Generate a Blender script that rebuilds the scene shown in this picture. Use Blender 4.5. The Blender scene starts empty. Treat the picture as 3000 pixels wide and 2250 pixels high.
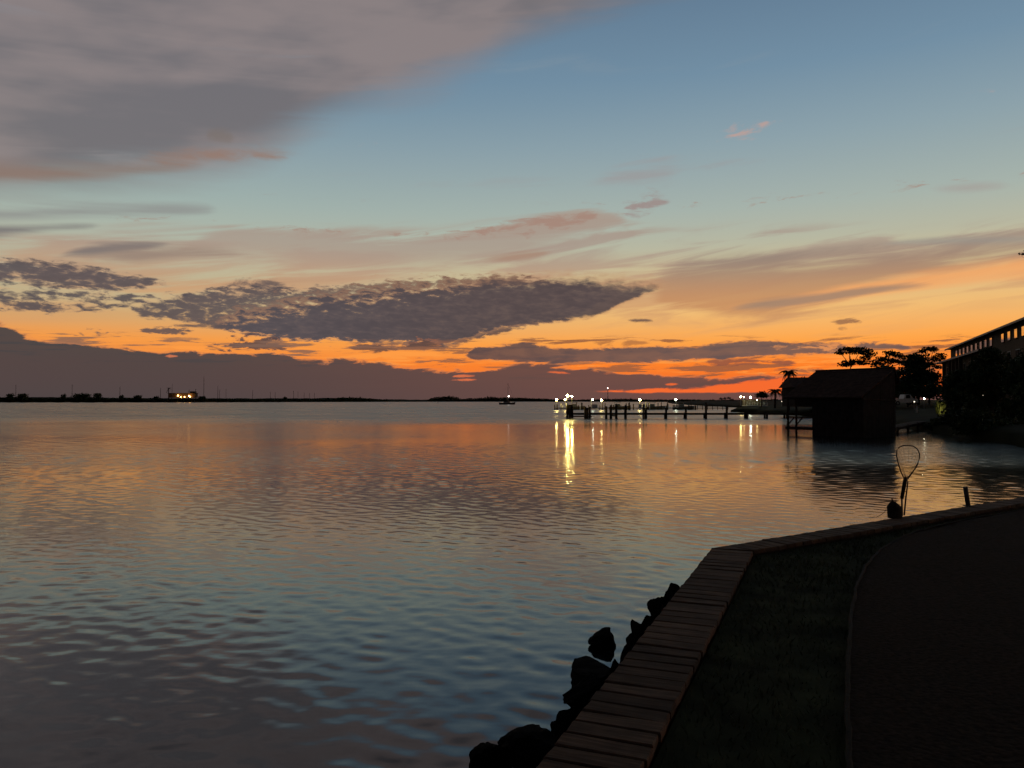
import bpy, bmesh, math, random
import numpy as np
from mathutils import Vector, Matrix, noise as noise3

random.seed(7); rng = np.random.default_rng(7)
scene = bpy.context.scene
C = scene.collection
R = math.radians

# ------------------------------------------------------------------ camera
F = 2266.0                      # focal length in pixels of a 3000 px wide picture
PITCH = math.atan(47 / F)
EYE = 2.7                       # metres above the water
cam_d = bpy.data.cameras.new('camera'); cam = bpy.data.objects.new('camera', cam_d); C.objects.link(cam)
cam_d.sensor_width = 36; cam_d.lens = F / 3000 * 36; cam_d.clip_start = 0.05; cam_d.clip_end = 30000
cam.location = (0, 0, EYE); cam.rotation_euler = (R(90) + PITCH, 0, 0)
scene.camera = cam
scene.view_settings.view_transform = 'Standard'; scene.view_settings.look = 'None'
scene.view_settings.exposure = 0.0; scene.view_settings.gamma = 1.0
scene.view_settings.use_curve_mapping = False
scene.cycles.use_denoising = True
scene.cycles.use_adaptive_sampling = True; scene.cycles.adaptive_threshold = 0.02; scene.cycles.adaptive_min_samples = 12
scene.cycles.max_bounces = 6; scene.cycles.diffuse_bounces = 2; scene.cycles.glossy_bounces = 3
scene.cycles.sample_clamp_indirect = 6.0
scene.cycles.caustics_reflective = False; scene.cycles.caustics_refractive = False

def lin(c):
    o = []
    for v in c:
        v = v / 255.0
        o.append(v / 12.92 if v <= 0.04045 else ((v + 0.055) / 1.055) ** 2.4)
    return o

def ray(x, y):
    u = (x - 1500) / F; v = (1125 - y) / F
    return Vector((u, math.cos(PITCH) - v * math.sin(PITCH), math.sin(PITCH) + v * math.cos(PITCH)))
def on_plane(x, y, z=0.0):
    d = ray(x, y); t = (z - EYE) / d.z
    return Vector((0, 0, EYE)) + d * t
def at(x, y, Y):
    d = ray(x, y); return Vector((0, 0, EYE)) + d * (Y / d.y)
def azel(x, y):
    d = ray(x, y); return math.degrees(math.atan2(d.x, d.y)), math.degrees(math.asin(d.normalized().z))

# ------------------------------------------------------------------ sky
world = bpy.data.worlds.new('World'); scene.world = world; world.use_nodes = True
nt = world.node_tree; nt.nodes.clear()
def N(t, **k):
    n = nt.nodes.new(t)
    for a, b in k.items(): setattr(n, a, b)
    return n
def put(s, v):
    if hasattr(v, 'is_linked') or isinstance(v, bpy.types.NodeSocket): nt.links.new(v, s)
    else: s.default_value = v
def M(op, a, b=None, c=None):
    n = N('ShaderNodeMath', operation=op); put(n.inputs[0], a)
    if b is not None: put(n.inputs[1], b)
    if c is not None: put(n.inputs[2], c)
    return n.outputs[0]
def SS(v, lo, hi):
    n = N('ShaderNodeMapRange', interpolation_type='SMOOTHSTEP'); put(n.inputs[0], v); put(n.inputs[1], lo); put(n.inputs[2], hi)
    return n.outputs[0]
def MIX(f, a, b):
    n = N('ShaderNodeMix', data_type='RGBA'); put(n.inputs[0], f); put(n.inputs[6], a); put(n.inputs[7], b)
    return n.outputs[2]
def COL(c): return (*lin(c), 1)
tc = N('ShaderNodeTexCoord')
nrm = N('ShaderNodeVectorMath', operation='NORMALIZE'); nt.links.new(tc.outputs['Generated'], nrm.inputs[0])
sx = N('ShaderNodeSeparateXYZ'); nt.links.new(nrm.outputs[0], sx.inputs[0])
DX, DY, DZ = sx.outputs
AZ = M('MULTIPLY', M('ARCTAN2', DX, DY), 180 / math.pi)
EL = M('MULTIPLY', M('ARCSINE', DZ), 180 / math.pi)
ELP = M('ABSOLUTE', EL)
def ramp(stops):                      # stops: elevation in degrees -> colour
    n = N('ShaderNodeValToRGB'); r = n.color_ramp; r.interpolation = 'B_SPLINE' if False else 'LINEAR'
    f = lambda e: math.sqrt(e / 90)
    while len(r.elements) < len(stops): r.elements.new(0.5)
    for el_, (e, c) in zip(r.elements, stops):
        el_.position = f(e); el_.color = COL(c)
    nt.links.new(M('SQRT', M('DIVIDE', ELP, 90)), n.inputs[0])
    return n.outputs[0]
up = [(27.5, (98, 124, 148)), (36, (54, 74, 98)), (50, (27, 37, 53)), (90, (15, 20, 30))]
west = ramp([(0, (200, 78, 42)), (1.0, (240, 100, 42)), (2.6, (255, 130, 42)), (4.2, (254, 165, 73)), (6.2, (242, 187, 114)), (8.6, (212, 187, 138)),
             (11, (184, 183, 160)), (13.5, (166, 178, 170)), (18, (140, 161, 170)), (22.5, (114, 142, 163))] + up)
left = ramp([(0, (150, 110, 84)), (2.5, (241, 132, 54)), (4.2, (241, 154, 74)), (5.6, (206, 164, 112)), (7.0, (186, 174, 140)), (9.5, (180, 178, 156)), (12, (166, 180, 170)),
             (14, (154, 173, 170)), (17, (138, 159, 167)), (21, (112, 140, 160))] + up)
east = ramp([(0, (36, 36, 44)), (8, (38, 40, 50)), (25, (26, 30, 41)), (50, (19, 24, 34)), (90, (15, 20, 30))])
dsun = M('ABSOLUTE', M('SUBTRACT', AZ, 27.0))
fW = M('SUBTRACT', 1.0, SS(dsun, 3.0, 72.0))
base = MIX(fW, left, west)
base = MIX(SS(dsun, 58.0, 125.0), base, east)
# the physical twilight sky adds its share, the sun already below the horizon
nish = N('ShaderNodeTexSky', sky_type='NISHITA'); nish.sun_disc = False; nish.sun_elevation = R(-3.0); nish.sun_rotation = R(27.0)
nadd = N('ShaderNodeMix', data_type='RGBA', blend_type='ADD'); nadd.inputs[0].default_value = 0.01
nt.links.new(base, nadd.inputs[6]); nt.links.new(nish.outputs[0], nadd.inputs[7]); base = nadd.outputs[2]

def comb(x, y, z=0.0):
    n = N('ShaderNodeCombineXYZ'); put(n.inputs[0], x); put(n.inputs[1], y); put(n.inputs[2], z); return n.outputs[0]
def noise(vec, scale, detail=6, rough=0.55, dist=0.0):
    n = N('ShaderNodeTexNoise'); n.noise_dimensions = '2D'; nt.links.new(vec, n.inputs['Vector'])
    n.inputs['Scale'].default_value = scale; n.inputs['Detail'].default_value = detail
    n.inputs['Roughness'].default_value = rough; n.inputs['Distortion'].default_value = dist
    return M('SUBTRACT', n.outputs[0], 0.5)
slant = M('ADD', EL, M('MULTIPLY', AZ, -0.02))
n_big = noise(comb(M('MULTIPLY', AZ, 0.06), M('MULTIPLY', M('ADD', EL, M('MULTIPLY', AZ, -0.12)), 0.2)), 1.0, 4, 0.5)
n_mid = noise(comb(M('MULTIPLY', AZ, 0.42), M('ADD', M('MULTIPLY', slant, 1.5), 31.0)), 1.0, 5, 0.64, 0.3)
n_str = noise(comb(M('MULTIPLY', AZ, 0.05), M('ADD', M('MULTIPLY', M('ADD', EL, M('MULTIPLY', AZ, -0.05)), 0.6), 77.0)), 1.0, 5, 0.55, 0.35)
n_str2 = noise(comb(M('MULTIPLY', AZ, 0.085), M('ADD', M('MULTIPLY', M('ADD', EL, M('MULTIPLY', AZ, -0.10)), 0.85), 17.0)), 1.0, 5, 0.56, 0.4)
n_puf = noise(comb(M('MULTIPLY', AZ, 1.15), M('ADD', M('MULTIPLY', M('ADD', EL, M('MULTIPLY', AZ, 0.03)), 3.3), 5.0)), 1.0, 4, 0.58, 0.25)
n_thin = noise(comb(M('MULTIPLY', AZ, 0.16), M('ADD', M('MULTIPLY', slant, 2.2), 55.0)), 1.0, 5, 0.62, 0.2)
AZN = M('DIVIDE', M('ADD', AZ, 60.0), 120.0)
def edge(pts):
    """An outline of a cloud: a curve of elevation against azimuth."""
    n = N('ShaderNodeFloatCurve'); cv = n.mapping.curves[0]
    q = []
    for p in pts:
        a, e = azel(*p) if not isinstance(p, list) else p
        q.append(((a + 60) / 120, e / 40))
    if q[0][0] > 0.0: q.insert(0, (0.0, q[0][1]))
    if q[-1][0] < 1.0: q.append((1.0, q[-1][1]))
    cv.points[0].location = q[0]; cv.points[1].location = q[-1]
    for p in q[1:-1]: cv.points.new(*p)
    for p in cv.points: p.handle_type = 'AUTO_CLAMPED'
    n.mapping.update()
    put(n.inputs['Value'], AZN)
    return M('MULTIPLY', n.outputs[0], 40.0)
def layer(sky, col, top, bot, st, sb, nz, at_, ab_, alpha=1.0, extra=None, rim=None):
    d = None
    if top is not None:
        d = SS(M('MULTIPLY_ADD', nz, at_, M('SUBTRACT', edge(top), EL)), -st / 2, st / 2)
    if bot is not None:
        d2 = SS(M('MULTIPLY_ADD', nz, ab_, M('SUBTRACT', EL, edge(bot))), -sb / 2, sb / 2)
        d = d2 if d is None else M('MULTIPLY', d, d2)
    if extra is not None: d = M('MULTIPLY', d, extra)
    c = col if not isinstance(col, tuple) else COL(col)
    if rim is not None: c = MIX(SS(d, 0.25, 0.95), COL(rim), c)
    return MIX(M('MULTIPLY', d, alpha), sky, c)
S = 3000 / 2212.0                     # outlines below were read from a 2212 px wide view
def Z(*pts): return [(x * S, y * S) for x, y in pts]
def lens(*p):                         # a small lenticular cloud: points along its axis with half heights
    return Z(*[(x, y - (h if h > 0 else -16)) for x, y, h in p]), Z(*[(x, y + (h if h > 0 else -16)) for x, y, h in p])

# --- everything below about 14 degrees
c_cir = MIX(SS(EL, 6.0, 11.5), COL((212, 158, 108)), COL((168, 151, 138)))
def cirrus(sky):
    sky = layer(sky, c_cir, Z((-300, 500), (300, 490), (500, 486), (700, 498), (900, 506), (1080, 488), (1270, 458), (1420, 500), (1700, 490), (2300, 470)),
                Z((-300, 660), (500, 670), (1000, 660), (1450, 710), (1800, 700), (2300, 640)), 1.2, 3.5, n_str, 2.6, 4.0, 0.8, SS(n_str2, -0.13, 0.11))
    sky = layer(sky, c_cir, Z((330, 540), (500, 490), (700, 500), (900, 508), (1080, 490), (1200, 470), (1270, 458), (1330, 470), (1450, 570)),
                Z((330, 545), (500, 570), (700, 590), (900, 590), (1100, 570), (1200, 540), (1330, 488), (1450, 572)), 0.8, 2.2, n_str2, 2.4, 4.2, 0.78)
    sky = layer(sky, (164, 130, 116), Z((900, 512), (990, 503), (1080, 488), (1180, 470), (1270, 457), (1330, 460)), Z((900, 496), (990, 509), (1080, 502), (1180, 492), (1270, 476), (1330, 444)), 0.6, 0.6, n_mid, 2.2, 2.2, 0.75, SS(n_mid, -0.2, 0.1))
    sky = layer(sky, (140, 140, 138), Z((-100, 440), (200, 446), (440, 448), (500, 470)), Z((-100, 472), (200, 468), (440, 462), (500, 448)), 0.7, 0.7, n_str, 0.9, 0.9, 0.75)
    sky = layer(sky, (156, 140, 136), *lens((1320, 440, -2), (1365, 445, 9), (1400, 444, 12), (1430, 436, 7), (1470, 432, -2)), 1.0, 0.8, n_mid, 2.6, 2.0, 0.9, SS(n_mid, -0.2, 0.1))
    return sky
# fan of grey streaks on the right, and the high veil at left
def fan(low):
    low = layer(low, MIX(SS(EL, 6.6, 10.5), COL((200, 144, 98)), COL((146, 131, 120))), Z((1340, 640), (1480, 570), (1600, 548), (1750, 560), (1950, 548), (2100, 528), (2300, 510)),
                Z((1340, 610), (1480, 668), (1600, 690), (1750, 665), (1950, 610), (2100, 580), (2300, 552)), 2.2, 1.4, n_str2, 3.6, 3.0, 0.9)
    low = layer(low, (150, 146, 138), *lens((1800, 532, -1), (1950, 523, 4), (2212, 517, 5), (2300, 515, 5)), 0.5, 0.5, n_str, 0.6, 0.6, 0.65)
    return low
c_veil = MIX(SS(M('MULTIPLY_ADD', n_str, 0.25, n_big), -0.15, 0.15), COL((114, 109, 112)), COL((140, 128, 127)))
def veil(high):
    high = layer(high, c_veil, None,
                 Z((-300, 402), (0, 396), (150, 392), (300, 378), (480, 352), (580, 318), (680, 262), (780, 215), (900, 172), (1020, 125), (1120, 80), (1250, 36), (1380, -8), (1600, -90), (2212, -300)),
                 1.0, 3.6, M('MULTIPLY_ADD', n_str, 0.8, n_big), 0.0, 2.6, 0.93, M('MULTIPLY', M('SUBTRACT', 1.0, SS(EL, 36.0, 58.0)), M('SUBTRACT', 1.0, SS(dsun, 64.0, 110.0))))
    return high
low = cirrus(base)
low = layer(low, (166, 132, 112), *lens((940, 566, -2), (1060, 559, 4), (1160, 549, 5), (1240, 542, -2)), 0.5, 0.5, n_str2, 1.0, 1.0, 0.7)
low = veil(fan(low))
low = layer(low, (242, 168, 104), Z((1440, 690), (1700, 648), (1900, 606), (2050, 582), (2300, 545)), Z((1440, 662), (1700, 660), (1900, 630), (2050, 610), (2300, 585)),
            0.9, 0.9, n_str, 1.2, 1.2, 0.85)
low = layer(low, (152, 128, 110), Z((1500, 690), (1620, 655), (1750, 636), (1900, 618), (2010, 616), (2080, 640)), Z((1500, 660), (1620, 668), (1750, 656), (1900, 634), (2010, 618), (2080, 600)),
            0.5, 0.5, n_str2, 1.0, 1.0, 0.8)
low = layer(low, (118, 112, 113), *lens((-100, 497, 12), (0, 497, 11), (100, 493, 7), (200, 489, 3), (260, 488, -2)), 0.5, 0.5, n_str, 0.6, 0.6, 0.85)
low = layer(low, (120, 112, 111), *lens((40, 560, -2), (180, 544, 6), (260, 536, 7), (340, 530, 3), (420, 528, -3)), 0.5, 0.5, n_str2, 1.0, 1.0, 0.85)
low = layer(low, (148, 130, 118), *lens((80, 560, -2), (260, 554, 7), (380, 546, 8), (480, 546, 6), (680, 556, -3)), 0.9, 0.9, n_str2, 1.8, 1.8, 0.8)
# broken altocumulus: fields of small puffs, and the solid cloud they merge into
c_alt = MIX(SS(AZ, -24.0, 4.0), COL((86, 81, 87)), COL((88, 75, 75)))
c_alt = MIX(SS(M('ADD', n_puf, n_mid), -0.32, 0.32), MIX(0.16, c_alt, COL((124, 104, 96))), MIX(0.3, c_alt, COL((74, 66, 68))))
def puffs(sky, top, bot, wt, wb, cut, hard=0.30, k=0.5, alpha=0.93):
    m = M('MULTIPLY', SS(M('SUBTRACT', edge(top), EL), 0.0, wt), SS(M('SUBTRACT', EL, edge(bot)), 0.0, wb))
    f = M('MULTIPLY_ADD', n_puf, 1.0, M('MULTIPLY_ADD', n_mid, 0.7, M('MULTIPLY', m, k)))
    d = M('MULTIPLY', SS(f, cut, cut + hard), SS(m, 0.0, 0.25))
    return MIX(M('MULTIPLY', d, alpha), sky, MIX(SS(d, 0.0, 0.7), COL((150, 132, 118)), c_alt))
n_alt0 = M('MULTIPLY_ADD', n_puf, 1.0, n_mid)
low = puffs(low, Z((-300, 610), (0, 606), (150, 612), (300, 618), (400, 622), (520, 670)), Z((-300, 700), (0, 692), (150, 690), (300, 676), (400, 654), (520, 640)), 0.8, 0.8, 0.26, 0.40)
low = puffs(low, Z((-300, 545), (0, 548), (120, 554), (230, 572), (330, 592), (400, 614), (440, 640)), Z((-300, 640), (0, 626), (120, 634), (230, 640), (330, 630), (400, 622), (440, 630)), 0.8, 0.9, 0.04, 0.44)
low = puffs(low, Z((230, 690), (290, 646), (375, 624), (475, 606), (560, 604), (650, 606), (750, 600), (860, 592), (950, 586), (1050, 582), (1200, 590), (1300, 612), (1380, 650), (1480, 660)),
            Z((240, 660), (300, 692), (375, 702), (475, 718), (575, 738), (650, 746), (750, 746), (850, 760), (950, 764), (1020, 744), (1130, 716), (1250, 690), (1300, 660), (1380, 620), (1480, 600)), 1.0, 0.6, 0.10, 0.42)
low = layer(low, c_alt, *lens((460, 616, -2), (540, 612, 5), (600, 616, 6), (670, 624, -2)), 0.5, 0.4, n_mid, 1.5, 1.1, 0.85)
n_alt = M('MULTIPLY', M('MULTIPLY_ADD', n_puf, 0.9, n_mid), M('SUBTRACT', 1.0, M('MULTIPLY', SS(AZ, -9.0, 1.0), 0.68)))
low = layer(low, c_alt, Z((420, 740), (500, 690), (580, 668), (680, 648), (780, 636), (880, 624), (1000, 612), (1100, 603), (1200, 601), (1300, 605), (1400, 613), (1480, 640)),
            Z((430, 690), (520, 716), (600, 730), (700, 737), (800, 738), (900, 746), (960, 746), (1010, 728), (1080, 708), (1180, 696), (1290, 680), (1340, 658), (1400, 634), (1480, 610)), 1.7, 0.42, n_alt, 3.0, 1.3, 0.97, None, (186, 134, 98))
low = layer(low, (104, 82, 76), *lens((1310, 690, -1), (1360, 691, 3), (1400, 692, 3), (1440, 692, -1)), 0.2, 0.2, n_mid, 0.5, 0.5, 0.9)
low = layer(low, (94, 82, 82), *lens((260, 712, -1), (330, 712, 5), (400, 714, 5), (460, 719, -1)), 0.22, 0.16, n_alt0, 0.9, 0.7, 0.92)
low = layer(low, (94, 82, 82), *lens((310, 700, -1), (400, 703, 4), (470, 706, 3), (560, 704, -1)), 0.22, 0.2, n_mid, 0.6, 0.6, 0.9)
low = layer(low, (100, 88, 86), *lens((125, 719, -1), (180, 718, 4), (225, 719, 3), (260, 720, -1)), 0.2, 0.2, n_alt0, 0.8, 0.7, 0.9)
low = layer(low, (92, 74, 72), *lens((370, 757, -1), (470, 753, 3), (540, 742, 10), (590, 748, 8), (680, 758, -1)), 0.3, 0.25, n_alt0, 1.8, 1.5, 0.93, None, (190, 120, 80))
low = layer(low, (100, 74, 66), *lens((670, 746, -1), (760, 752, 4), (840, 752, 7), (920, 744, 8), (1020, 734, -1)), 0.3, 0.25, n_mid, 1.6, 1.3, 0.92, None, (200, 120, 76))
low = layer(low, (104, 76, 66), *lens((880, 764, -1), (960, 762, 2), (1020, 760, -1)), 0.2, 0.2, n_mid, 0.8, 0.8, 0.9)
low = layer(low, MIX(SS(AZ, -20.0, 5.0), COL((128, 98, 84)), COL((146, 92, 64))), Z((200, 720), (400, 728), (600, 730), (800, 738), (950, 735), (1050, 725), (1300, 728), (1700, 730), (2300, 720)),
            Z((200, 780), (2300, 850)), 0.5, 0.4, n_mid, 0.6, 0.6, 0.85, SS(n_thin, 0.02, 0.11))
low = layer(low, (255, 158, 70), Z((560, 742), (700, 744), (900, 752), (1050, 742), (1300, 756), (1700, 772)), Z((560, 765), (700, 776), (900, 790), (1050, 788), (1300, 798), (1700, 806)), 0.5, 0.3, n_mid, 1.0, 0.8, 0.7, SS(n_thin, -0.03, -0.12))
# the low bank along the horizon
c_bank = MIX(SS(AZ, -28.0, 16.0), COL((72, 68, 69)), COL((112, 78, 70)))
c_bank = MIX(SS(M('MULTIPLY_ADD', n_str, 6.0, EL), 0.4, 3.6), MIX(0.3, c_bank, COL((78, 66, 68))), c_bank)
low = layer(low, c_bank, [[-60, 9.0]] + Z((-300, 660), (-60, 688), (0, 700), (65, 728), (165, 742), (260, 754), (350, 762), (475, 765), (575, 766), (700, 780), (800, 781), (875, 793), (950, 799), (1020, 800), (1080, 793), (1140, 787), (1220, 793),
                                          (1320, 803), (1450, 812), (1560, 818), (1650, 812), (1740, 822), (1900, 838), (2300, 846)), None, 0.32, 0.6, M('MULTIPLY_ADD', n_str, 0.9, n_mid), 0.95, 0.0, 0.97, None, (206, 130, 86))
# glowing slits in and under the bank
c_slit = MIX(SS(AZ, -16.0, 14.0), COL((216, 122, 82)), COL((250, 108, 46)))
low = layer(low, c_slit, Z((1180, 862), (1300, 845), (1420, 841), (1500, 837), (1560, 832), (1620, 825), (1700, 816), (1900, 820), (2300, 828)), Z((1180, 835), (1300, 846), (1420, 848), (1500, 849), (1560, 849), (1620, 848), (1700, 850), (1900, 852), (2300, 858)),
            0.16, 0.12, n_mid, 0.6, 0.25, 0.95)
for p in (((935, 816, -1), (985, 813, 1.5), (1020, 812, 2), (1065, 815, -1)), ((920, 821, -1), (985, 821, 1), (1025, 820, 1.5), (1070, 822, -1)),
          ((1140, 806, -1), (1190, 804, 2), (1225, 806, 1.5), (1270, 808, -1)), ((320, 768, -1), (370, 769, 2), (410, 772, -1)), ((1390, 833, -1), (1450, 830, 1), (1510, 830, -1))):
    low = layer(low, c_slit, *lens(*p), 0.12, 0.12, n_mid, 0.35, 0.35, 0.85)
low = layer(low, (140, 84, 66), *lens((1450, 784, -1), (1550, 780, 5), (1620, 780, 7), (1690, 784, 3), (1760, 788, -1)), 0.3, 0.3, n_mid, 1.4, 1.2, 0.88)
low = layer(low, (150, 88, 64), *lens((1580, 798, -1), (1680, 800, 3), (1760, 800, 3), (1880, 800, -1)), 0.2, 0.2, n_mid, 1.0, 1.0, 0.8)
# long bar of cloud over the glow
c_bar = MIX(SS(AZ, -6.0, 20.0), COL((88, 72, 72)), COL((106, 86, 82)))
c_bar = MIX(SS(n_mid, -0.2, 0.2), MIX(0.3, c_bar, COL((150, 106, 84))), c_bar)
low = layer(low, c_bar, Z((970, 790), (1030, 752), (1080, 746), (1120, 741), (1180, 748), (1250, 752), (1330, 754), (1420, 750), (1520, 743), (1640, 735), (1740, 739), (1800, 742), (1830, 744), (1890, 738), (1960, 746), (2060, 775)),
            Z((970, 755), (1030, 777), (1080, 780), (1120, 782), (1180, 783), (1250, 784), (1330, 784), (1420, 782), (1520, 776), (1640, 770), (1740, 766), (1800, 762), (1830, 758), (1890, 756), (1960, 757), (2060, 740)), 0.3, 0.24, n_mid, 1.1, 0.7, 0.95, None, (214, 134, 84))
low = layer(low, (238, 152, 88), *lens((1620, 752, -1), (1690, 752, 1.5), (1760, 750, 2.5), (1810, 749, 1.5), (1850, 750, -1)), 0.3, 0.3, n_mid, 2.0, 2.0, 0.8)
low = layer(low, (148, 104, 76), *lens((1765, 694, -1), (1810, 693, 4), (1850, 693, 4), (1890, 694, -1)), 0.3, 0.25, n_mid, 1.2, 1.0, 0.85)
low = layer(low, (160, 112, 78), *lens((1780, 709, -1), (1825, 709, 2), (1870, 709, -1)), 0.25, 0.25, n_mid, 0.6, 0.6, 0.8)
low = layer(low, (160, 100, 64), *lens((1210, 744, -1), (1330, 740, 3), (1400, 736, 3), (1460, 735, -1)), 0.3, 0.25, n_mid, 1.6, 1.4, 0.7)

# --- everything above
high = cirrus(base)
high = veil(fan(high))
high = layer(high, (150, 118, 102), *lens((220, 350, -2), (330, 344, 8), (420, 338, 10), (500, 334, 7), (600, 336, 3), (700, 338, -2)), 1.0, 0.7, n_mid, 1.2, 1.0, 0.75, SS(n_str, -0.2, 0.12))
high = layer(high, (140, 112, 98), *lens((-100, 372, 18), (0, 372, 16), (150, 372, 12), (300, 366, 8), (420, 358, 3), (500, 356, -3)), 1.2, 0.8, n_str, 0.9, 0.9, 0.7)
high = layer(high, (122, 112, 106), *lens((425, 294, -2), (455, 292, 10), (480, 294, 14), (500, 298, 10), (525, 300, -2)), 0.7, 0.7, n_mid, 0.7, 0.7, 0.6)
high = layer(high, (188, 158, 150), *lens((1500, 308, -1), (1570, 298, 4), (1610, 284, 7), (1650, 268, 4), (1700, 260, -2)), 0.8, 0.7, n_mid, 1.8, 1.8, 0.9, SS(n_mid, -0.25, 0.05))
high = layer(high, (156, 150, 150), *lens((1230, 400, -4), (1340, 385, 16), (1420, 375, 18), (1520, 362, -6)), 1.6, 1.6, n_str2, 3.6, 3.0, 0.6)
high = layer(high, (164, 156, 150), *lens((1930, 408, -2), (2060, 406, 4), (2150, 402, 4), (2230, 396, -2)), 0.7, 0.6, n_str, 0.9, 0.9, 0.65)
high = layer(high, (128, 146, 160), *lens((960, 156, -2), (1080, 148, 4), (1220, 146, 6), (1400, 150, -2)), 1.2, 1.2, n_str2, 2.6, 2.6, 0.5)

def BG(col):
    n = N('ShaderNodeBackground'); n.inputs[1].default_value = 1.0; put(n.inputs[0], col); return n.outputs[0]
def PICK(f, a_, b_):
    n = N('ShaderNodeMixShader'); put(n.inputs[0], f); nt.links.new(a_, n.inputs[1]); nt.links.new(b_, n.inputs[2]); return n.outputs[0]
sh = PICK(SS(EL, 11.6, 11.7), BG(low), BG(high))
sh = PICK(M('GREATER_THAN', EL, -0.3), BG((0.02, 0.018, 0.018, 1)), sh)      # nothing lies below the horizon but dark sea
wo = N('ShaderNodeOutputWorld'); nt.links.new(sh, wo.inputs[0])
world.cycles.sampling_method = 'NONE'

# ------------------------------------------------------------------ materials
def mat(name, col, rough=0.8, noise_scale=None, var=0.35, bump=0.0, spec=0.3, metal=0.0, coords='Object'):
    m = bpy.data.materials.new(name); m.use_nodes = True
    t = m.node_tree; p = t.nodes['Principled BSDF']
    p.inputs['Base Color'].default_value = (*col, 1); p.inputs['Roughness'].default_value = rough
    p.inputs['Specular IOR Level'].default_value = spec; p.inputs['Metallic'].default_value = metal
    if noise_scale:
        tx = t.nodes.new('ShaderNodeTexCoord'); nz = t.nodes.new('ShaderNodeTexNoise')
        nz.inputs['Scale'].default_value = noise_scale; nz.inputs['Detail'].default_value = 6
        t.links.new(tx.outputs[coords], nz.inputs['Vector'])
        cr = t.nodes.new('ShaderNodeValToRGB'); e = cr.color_ramp.elements
        e[0].position = 0.3; e[1].position = 0.7
        e[0].color = (*[c * (1 - var) for c in col], 1); e[1].color = (*[min(1, c * (1 + var)) for c in col], 1)
        t.links.new(nz.outputs[0], cr.inputs[0]); t.links.new(cr.outputs[0], p.inputs['Base Color'])
        if bump:
            b = t.nodes.new('ShaderNodeBump'); b.inputs['Strength'].default_value = bump; b.inputs['Distance'].default_value = 0.02
            t.links.new(nz.outputs[0], b.inputs['Height']); t.links.new(b.outputs[0], p.inputs['Normal'])
    return m
def emit(name, col, strength):
    m = bpy.data.materials.new(name); m.use_nodes = True; t = m.node_tree; t.nodes.clear()
    e = t.nodes.new('ShaderNodeEmission'); e.inputs[0].default_value = (*col, 1); e.inputs[1].default_value = strength
    o = t.nodes.new('ShaderNodeOutputMaterial'); t.links.new(e.outputs[0], o.inputs[0])
    return m
def wood_mat(name, c0, c1):
    m = bpy.data.materials.new(name); m.use_nodes = True; t = m.node_tree; p = t.nodes['Principled BSDF']
    tx = t.nodes.new('ShaderNodeTexCoord'); mp = t.nodes.new('ShaderNodeMapping'); mp.inputs['Scale'].default_value = (3, 45, 45)
    oi = t.nodes.new('ShaderNodeObjectInfo'); va = t.nodes.new('ShaderNodeVectorMath'); va.operation = 'ADD'
    mul = t.nodes.new('ShaderNodeVectorMath'); mul.operation = 'SCALE'; mul.inputs['Scale'].default_value = 37.0
    cx = t.nodes.new('ShaderNodeCombineXYZ')
    for i in range(3): t.links.new(oi.outputs['Random'], cx.inputs[i])
    t.links.new(cx.outputs[0], mul.inputs[0]); t.links.new(tx.outputs['Object'], va.inputs[0]); t.links.new(mul.outputs[0], va.inputs[1])
    t.links.new(va.outputs[0], mp.inputs['Vector'])
    nz = t.nodes.new('ShaderNodeTexNoise'); nz.inputs['Scale'].default_value = 1.0; nz.inputs['Detail'].default_value = 7; nz.inputs['Distortion'].default_value = 0.6
    t.links.new(mp.outputs[0], nz.inputs['Vector'])
    n2 = t.nodes.new('ShaderNodeTexNoise'); n2.inputs['Scale'].default_value = 5.0; n2.inputs['Detail'].default_value = 4
    t.links.new(va.outputs[0], n2.inputs['Vector'])
    cr = t.nodes.new('ShaderNodeValToRGB'); e = cr.color_ramp.elements; e[0].position = 0.3; e[1].position = 0.72
    e[0].color = (*c0, 1); e[1].color = (*c1, 1); t.links.new(nz.outputs[0], cr.inputs[0])
    hs = t.nodes.new('ShaderNodeHueSaturation'); t.links.new(cr.outputs[0], hs.inputs['Color'])
    mr = t.nodes.new('ShaderNodeMapRange'); mr.inputs[3].default_value = 0.65; mr.inputs[4].default_value = 1.3
    t.links.new(oi.outputs['Random'], mr.inputs[0])
    mm = t.nodes.new('ShaderNodeMath'); mm.operation = 'MULTIPLY'
    m3 = t.nodes.new('ShaderNodeMapRange'); m3.inputs[1].default_value = 0.3; m3.inputs[2].default_value = 0.7; m3.inputs[3].default_value = 0.7; m3.inputs[4].default_value = 1.2
    t.links.new(n2.outputs[0], m3.inputs[0]); t.links.new(mr.outputs[0], mm.inputs[0]); t.links.new(m3.outputs[0], mm.inputs[1])
    t.links.new(mm.outputs[0], hs.inputs['Value']); t.links.new(hs.outputs[0], p.inputs['Base Color'])
    p.inputs['Roughness'].default_value = 0.85; p.inputs['Specular IOR Level'].default_value = 0.15
    b = t.nodes.new('ShaderNodeBump'); b.inputs['Strength'].default_value = 0.6; b.inputs['Distance'].default_value = 0.004
    t.links.new(nz.outputs[0], b.inputs['Height']); t.links.new(b.outputs[0], p.inputs['Normal'])
    return m
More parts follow.
